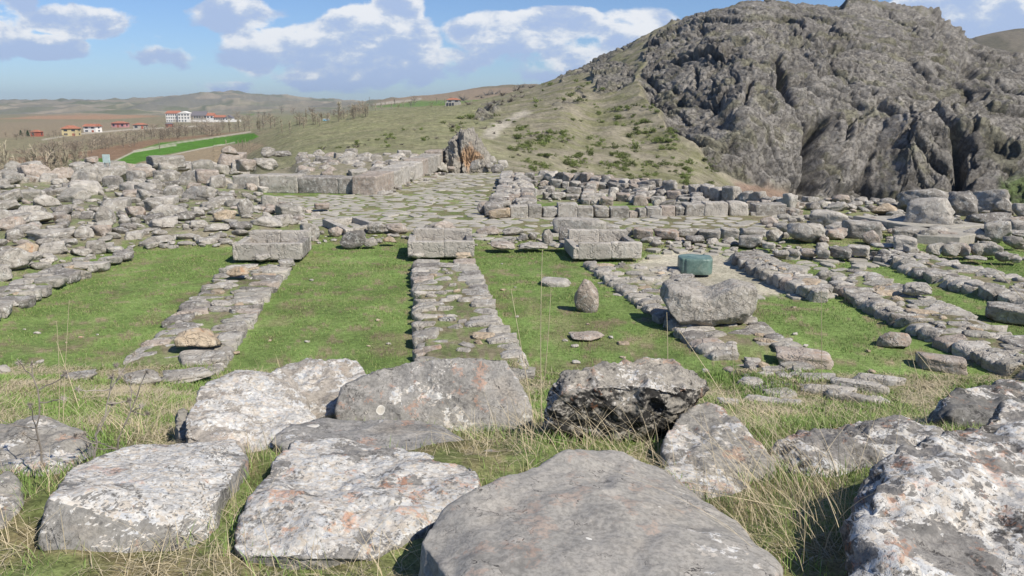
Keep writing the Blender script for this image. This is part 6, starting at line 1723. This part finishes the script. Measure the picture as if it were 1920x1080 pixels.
# ================================================================== BUILDINGS IN THE VALLEY
M['roof'] = plain('red roof tiles', (.36, .155, .10), .8, .2, .8); M['wwall'] = plain('white plaster', (.72, .70, .66), .8, .06); M['ywall'] = plain('yellow plaster', (.52, .44, .25), .8, .08)
M['pwall'] = plain('pink plaster', (.48, .25, .25), .8, .08); M['gwall'] = plain('grey masonry', (.36, .34, .30), .9, .2); M['win'] = plain('window glass', (.05, .06, .08), .2, .1); M['rwall'] = plain('red plaster', (.36, .12, .08), .8, .1)
M['droof'] = plain('dark roof', (.16, .15, .16), .7, .1)
def house(px0, px1, pyt, pyb, wall, roof, label, storeys=2, rz=.2, depth=.8, hip=True, base=None, roofh=.30, parent=None, cat='house'):
    P = rhit((px0 + px1) / 2, pyb) if base is None else np.array(base)
    s = P[1] / FPX; w = (px1 - px0) * s * .82; h = (pyb - pyt) * s; d = w * depth
    root = empty('house' if cat == 'house' else 'building', (P[0], P[1] + d / 2, P[2] - .2), rz, label, cat)
    hw = h * (1 - roofh) + .2
    MB().box((0, 0, hw / 2), (w, d, hw)).build('wall', M[wall], root)
    e = .08 * w; rh = h * roofh
    a, b = w / 2 + e, d / 2 + e; r = MB()
    if hip: r.add(([(-a, -b, hw), (a, -b, hw), (a, b, hw), (-a, b, hw), (-a * .35, 0, hw + rh), (a * .35, 0, hw + rh)], [(0, 1, 5, 4), (1, 2, 5), (2, 3, 4, 5), (3, 0, 4), (3, 2, 1, 0)]))
    else: r.add(([(-a, -b, hw), (a, -b, hw), (a, b, hw), (-a, b, hw), (-a, 0, hw + rh), (a, 0, hw + rh)], [(0, 1, 5, 4), (1, 2, 5), (2, 3, 4, 5), (3, 0, 4), (3, 2, 1, 0)]))
    rf = r.build('roof', M[roof], root); MB().box((w * .2, d * .1, hw + rh * .9), (w * .06, w * .06, rh * .5)).build('chimney', M['gwall'], rf)
    nw = max(2, int(w / 3.2)); sh = hw / storeys
    for j in range(storeys):
        for i in range(nw):
            x = -w / 2 + w * (i + .5) / nw; z = sh * (j + .55)
            if j == 0 and i == nw // 2: MB().box((x, -d / 2 - .04, sh * .4), (w / nw * .35, .1, sh * .75)).build('door', M['rwall'], root); continue
            MB().box((x, -d / 2 - .04, z), (w / nw * .45, .1, sh * .45)).build('window', M['win'], root)
        MB().box((w / 2 + .04, 0, sh * (j + .55)), (.1, d * .25, sh * .45)).build('window', M['win'], root)
    return root
house(56, 76, 244, 256, 'rwall', 'roof', 'small red hut beside two dark conifers', 1, .1)
house(113, 145, 236, 255, 'ywall', 'roof', 'yellow two-storey house with a red hipped roof', 2, .2)
house(155, 184, 233, 248, 'wwall', 'roof', 'white and pink house with a red roof, right of the yellow one', 2, -.1, hip=False)
house(207, 236, 228, 239, 'pwall', 'roof', 'low pink house with a wide red roof', 1, 0)
house(247, 273, 231, 242, 'gwall', 'roof', 'grey house with a low red roof, right of the pink one', 1, .15)
house(309, 323, 230, 239, 'rwall', 'droof', 'tiny brown shed left below the white building', 1, .1)
# the white building with its wings
P = rhit(360, 229); s = P[1] / FPX
root = empty('hotel_building', (P[0], P[1] + 8, P[2] - .3), R(4), 'large white three-storey building with red roofs and a long dark-roofed wing', 'building')
def wx(px): return (px - 360) * s
def part_block(x0, x1, zt, z_roof, wall, roof, dy, dep, gable=False, nm='wall', rows=3, wins=6):
    x0, x1 = wx(x0), wx(x1); w = x1 - x0; zt *= s; z_roof *= s
    MB().box(((x0 + x1) / 2, dy, zt / 2), (w, dep, zt)).build(nm, M[wall], root)
    a, b = w / 2 + .6, dep / 2 + .6; cx = (x0 + x1) / 2; r = MB()
    if gable: r.add(([(cx - a, dy - b, zt), (cx + a, dy - b, zt), (cx + a, dy + b, zt), (cx - a, dy + b, zt), (cx, dy - b, z_roof), (cx, dy + b, z_roof)], [(0, 1, 4), (1, 2, 5, 4), (2, 3, 5), (3, 0, 4, 5), (3, 2, 1, 0)]))
    else: r.add(([(cx - a, dy - b, zt), (cx + a, dy - b, zt), (cx + a, dy + b, zt), (cx - a, dy + b, zt), (cx - a * .85, dy, z_roof), (cx + a * .85, dy, z_roof)], [(0, 1, 5, 4), (1, 2, 5), (2, 3, 4, 5), (3, 0, 4), (3, 2, 1, 0)]))
    r.build('roof', M[roof], root)
    for j in range(rows):
        for i in range(wins):
            MB().box((x0 + w * (i + .5) / wins, dy - dep / 2 - .06, zt * (j + .55) / rows), (w / wins * .45, .14, zt / rows * .5)).build('window', M['win'], root)
part_block(312, 336, 16, 21, 'wwall', 'roof', 0, 12, rows=3, wins=6)
part_block(335, 356, 16, 20, 'wwall', 'wwall', -2.5, 12, True, rows=3, wins=4)
part_block(356, 384, 12, 20, 'gwall', 'droof', 1, 12, rows=2, wins=6)
part_block(384, 397, 12, 17, 'wwall', 'roof', 0, 11, rows=2, wins=2)
part_block(397, 417, 9, 13, 'gwall', 'roof', -1, 9, rows=1, wins=5)
part_block(417, 431, 8, 13, 'wwall', 'droof', -1.5, 8, True, rows=1, wins=2)
MB().box((wx(400), -11, 1.4), (wx(447) - wx(350), .5, 3.0)).build('forecourt_wall', M['wwall'], root)
# house on the crest
P = rhit(845, 199)
if P is not None:
    house(828, 857, 180, 192, 'wwall', 'roof', 'white house with a red roof high on the hillside crest', 2, 0, base=(P[0], P[1] + 12, P[2] + 3 * P[1] / FPX))
    s = P[1] / FPX; r_ = empty('stone_building', (P[0] + 4 * s, P[1] + 2, P[2] - .3), 0, 'unfinished flat-roofed grey building just below the white house on the crest', 'building')
    MB().box((0, 0, 4.4 * s), (28 * s, 12 * s, 9 * s)).build('wall', M['gwall'], r_)
    for i in range(3): MB().box((-10 * s + 5 * s * i, -6.1 * s, 5 * s), (3 * s, .3, 5 * s)).build('window', M['win'], r_)
# minibus on the road
M['bus'] = plain('blue and white paint', (.25, .50, .66), .35, .05); M['busw'] = plain('white paint', (.75, .76, .78), .35, .05); M['rubber'] = plain('rubber', (.02, .02, .02), .8)
P = rhit(612, 227)
if P is not None:
    s = P[1] / FPX; L = 12 * s; r_ = empty('minibus', P, R(5), 'small blue and white minibus parked on the hillside road', 'minibus')
    hb = L * .36
    MB().box((0, 0, hb * .38), (L, L * .36, hb * .42)).build('body', M['bus'], r_)
    up = MB(); a, b = L * .49, L * .17; z0, z1 = hb * .59, hb
    up.add(([(-a, -b, z0), (a, -b, z0), (a, b, z0), (-a, b, z0), (-a * .95, -b * .9, z1), (a * .86, -b * .9, z1), (a * .86, b * .9, z1), (-a * .95, b * .9, z1)], [(3, 2, 1, 0), (4, 5, 6, 7), (0, 1, 5, 4), (1, 2, 6, 5), (2, 3, 7, 6), (3, 0, 4, 7)])).build('roof', M['busw'], r_)
    for i in range(4): MB().box((-a * .7 + a * .42 * i, -b * 1.0, (z0 + z1) / 2), (a * .33, .08, (z1 - z0) * .5)).build('window', M['win'], r_)
    for x in (-.3, .3):
        for y in (-1, 1):
            v, f = tube([(x * L, y * L * .15, L * .07), (x * L, y * L * .19, L * .07)], L * .07, L * .07, 14); MB().add((v, f + [tuple(range(14)), tuple(range(27, 13, -1))])).build('wheel', M['rubber'], r_)
# mast
P = rhit(693, 194)
if P is not None:
    s = P[1] / FPX; m = MB().add(tube([(0, 0, 0), (0, 0, 12 * s)], .16 * s * 3, .1 * s * 2, 5)); m.box((0, 0, 10 * s), (3 * s, .3 * s, .3 * s)); o = m.build('mast', M['bark']); o.location = P; tag(o, 'thin mast on the skyline between the far hills', 'mast')
# white information board behind the ruins
P = at_d(200, 305, 56); s = P[1] / FPX; g = h1(P[0], P[1])
r_ = empty('information_board', (P[0], P[1], g), R(-6), 'pale green-white information board on two posts above the left back row of ruins', 'sign')
M['board'] = plain('board print', (.50, .64, .60), .5, .12, 2.5); M['steel'] = plain('steel post', (.35, .36, .36), .5)
zt_ = CZ + P[1] * elev(289.5); zb_ = CZ + P[1] * elev(305)
MB().box((0, 0, (zt_ + zb_) / 2 - g), (14 * s, .05, zt_ - zb_)).build('panel', M['board'], r_)
tx = MB()
for i in range(6): tx.box((random.uniform(-.5, .5) * s, -.03, zb_ - g + (zt_ - zb_) * (.18 + .13 * i)), (random.uniform(8, 11) * s, .01, .022))
tx.build('print', M['busw'], r_)
for x in (-1, 1): MB().box((x * 5 * s, .05, (zb_ - g) / 2 + .1), (.06, .06, zb_ - g + .3)).build('post', M['steel'], r_)

# scree: stones past counting on the slope
vs, fs = [], []
T4 = [unit(q) for q in ((1, .1, 0), (-.6, .8, 0), (-.5, -.8, .1), (.1, 0, 1))]
r = np.random.default_rng(77)
for _ in range(3800):
    px = r.uniform(860, 1390); py = r.uniform(130, 350)
    P = rhit(px, py)
    if P is None or not (62 < P[1] < 330): continue
    if fbm(np.array([[px * .03, py * .04, 7.]]), 2)[0] < .0 and r.random() < .75: continue
    w = r.uniform(.6, 2.4) * P[1] / FPX; b = len(vs)
    m = np.linalg.qr(r.normal(size=(3, 3)))[0]
    for q in T4: vs.append(P + m @ q * w * .5 * r.uniform(.7, 1.2))
    fs += [(b, b + 1, b + 3), (b + 1, b + 2, b + 3), (b + 2, b, b + 3), (b, b + 2, b + 1)]
tag(mobj('scree', py_mesh('scree', vs, fs, False, M['grey'])), 'loose stones scattered over the slope below the rocky hill', 'scree', kind='stuff')

# ---------------------------------------------------------------- keep the 300 largest of a kind, the rest as one mass
def psize(o):
    p = o.matrix_world.translation if False else o.location
    Zc = p[1] * cP + (CZ - p[2]) * sP
    px, py = to_px(p[0], p[1], p[2])
    if not (-40 < px < 1960): return 0
    return o.scale[0] * FPX / max(Zc, .1) * o.scale[2]
def thin(cat, keep, name, label):
    al = [o for o in COL.objects if o.parent is None and o.get('category') == cat]
    hand = [o for o in al if not o.get('group')]
    grp = sorted([o for o in al if o.get('group')], key=psize, reverse=True)
    rest = grp[max(0, keep - len(hand)):]
    V_, F_2, MI, mats = [], [], [], []; off = 0
    for o in rest:
        me = VAR['pebble'][hash_i(o)]
        n = len(me.vertices); co = np.empty(n * 3, np.float32); me.vertices.foreach_get('co', co); co = co.reshape(-1, 3)
        mt = np.array(o.rotation_euler.to_matrix()) @ np.diag(o.scale); co = co @ mt.T + np.array(o.location)
        f = np.empty(len(me.loops), np.int32); me.loops.foreach_get('vertex_index', f); f = f.reshape(-1, 3)
        m = o.material_slots[0].material
        if m not in mats: mats.append(m)
        V_.append(co); F_2.append(f + off); MI.append(np.full(len(f), mats.index(m), np.int32)); off += n
    for o in rest:
        if psize(o) >= 0: bpy.data.objects.remove(o)
    if V_:
        me = np_mesh(name, np.concatenate(V_), np.concatenate(F_2), True)
        for m in mats: me.materials.append(m)
        me.polygons.foreach_set('material_index', np.concatenate(MI)); tag(mobj(name, me), label, cat, kind='stuff')
    print(cat, len(al), 'merged', len(rest))
def hash_i(o): return int(abs(o.location[0] * 1000)) % 6
thin('boulder', 290, 'small_boulders', 'the many lesser boulders strewn between the larger ones')
thin('stone', 290, 'loose_stones', 'the many small stones strewn over the ruins')

HAZE = .8e-4
if HAZE:
    h = MB().box((0, 4200, 60), (15000, 10400, 260)).build('haze', None)
    h.data.materials.clear(); hm = bpy.data.materials.new('haze'); hm.use_nodes = True; ht = hm.node_tree; ht.nodes.clear()
    pv = ht.nodes.new('ShaderNodeVolumePrincipled'); pv.inputs['Color'].default_value = (.62, .78, .97, 1); pv.inputs['Density'].default_value = HAZE; pv.inputs['Anisotropy'].default_value = .2
    ho = ht.nodes.new('ShaderNodeOutputMaterial'); ht.links.new(pv.outputs[0], ho.inputs['Volume']); h.data.materials.append(hm)
    tag(h, 'thin blue haze over the valley', 'haze', kind='stuff')
print('objects', len(COL.objects))
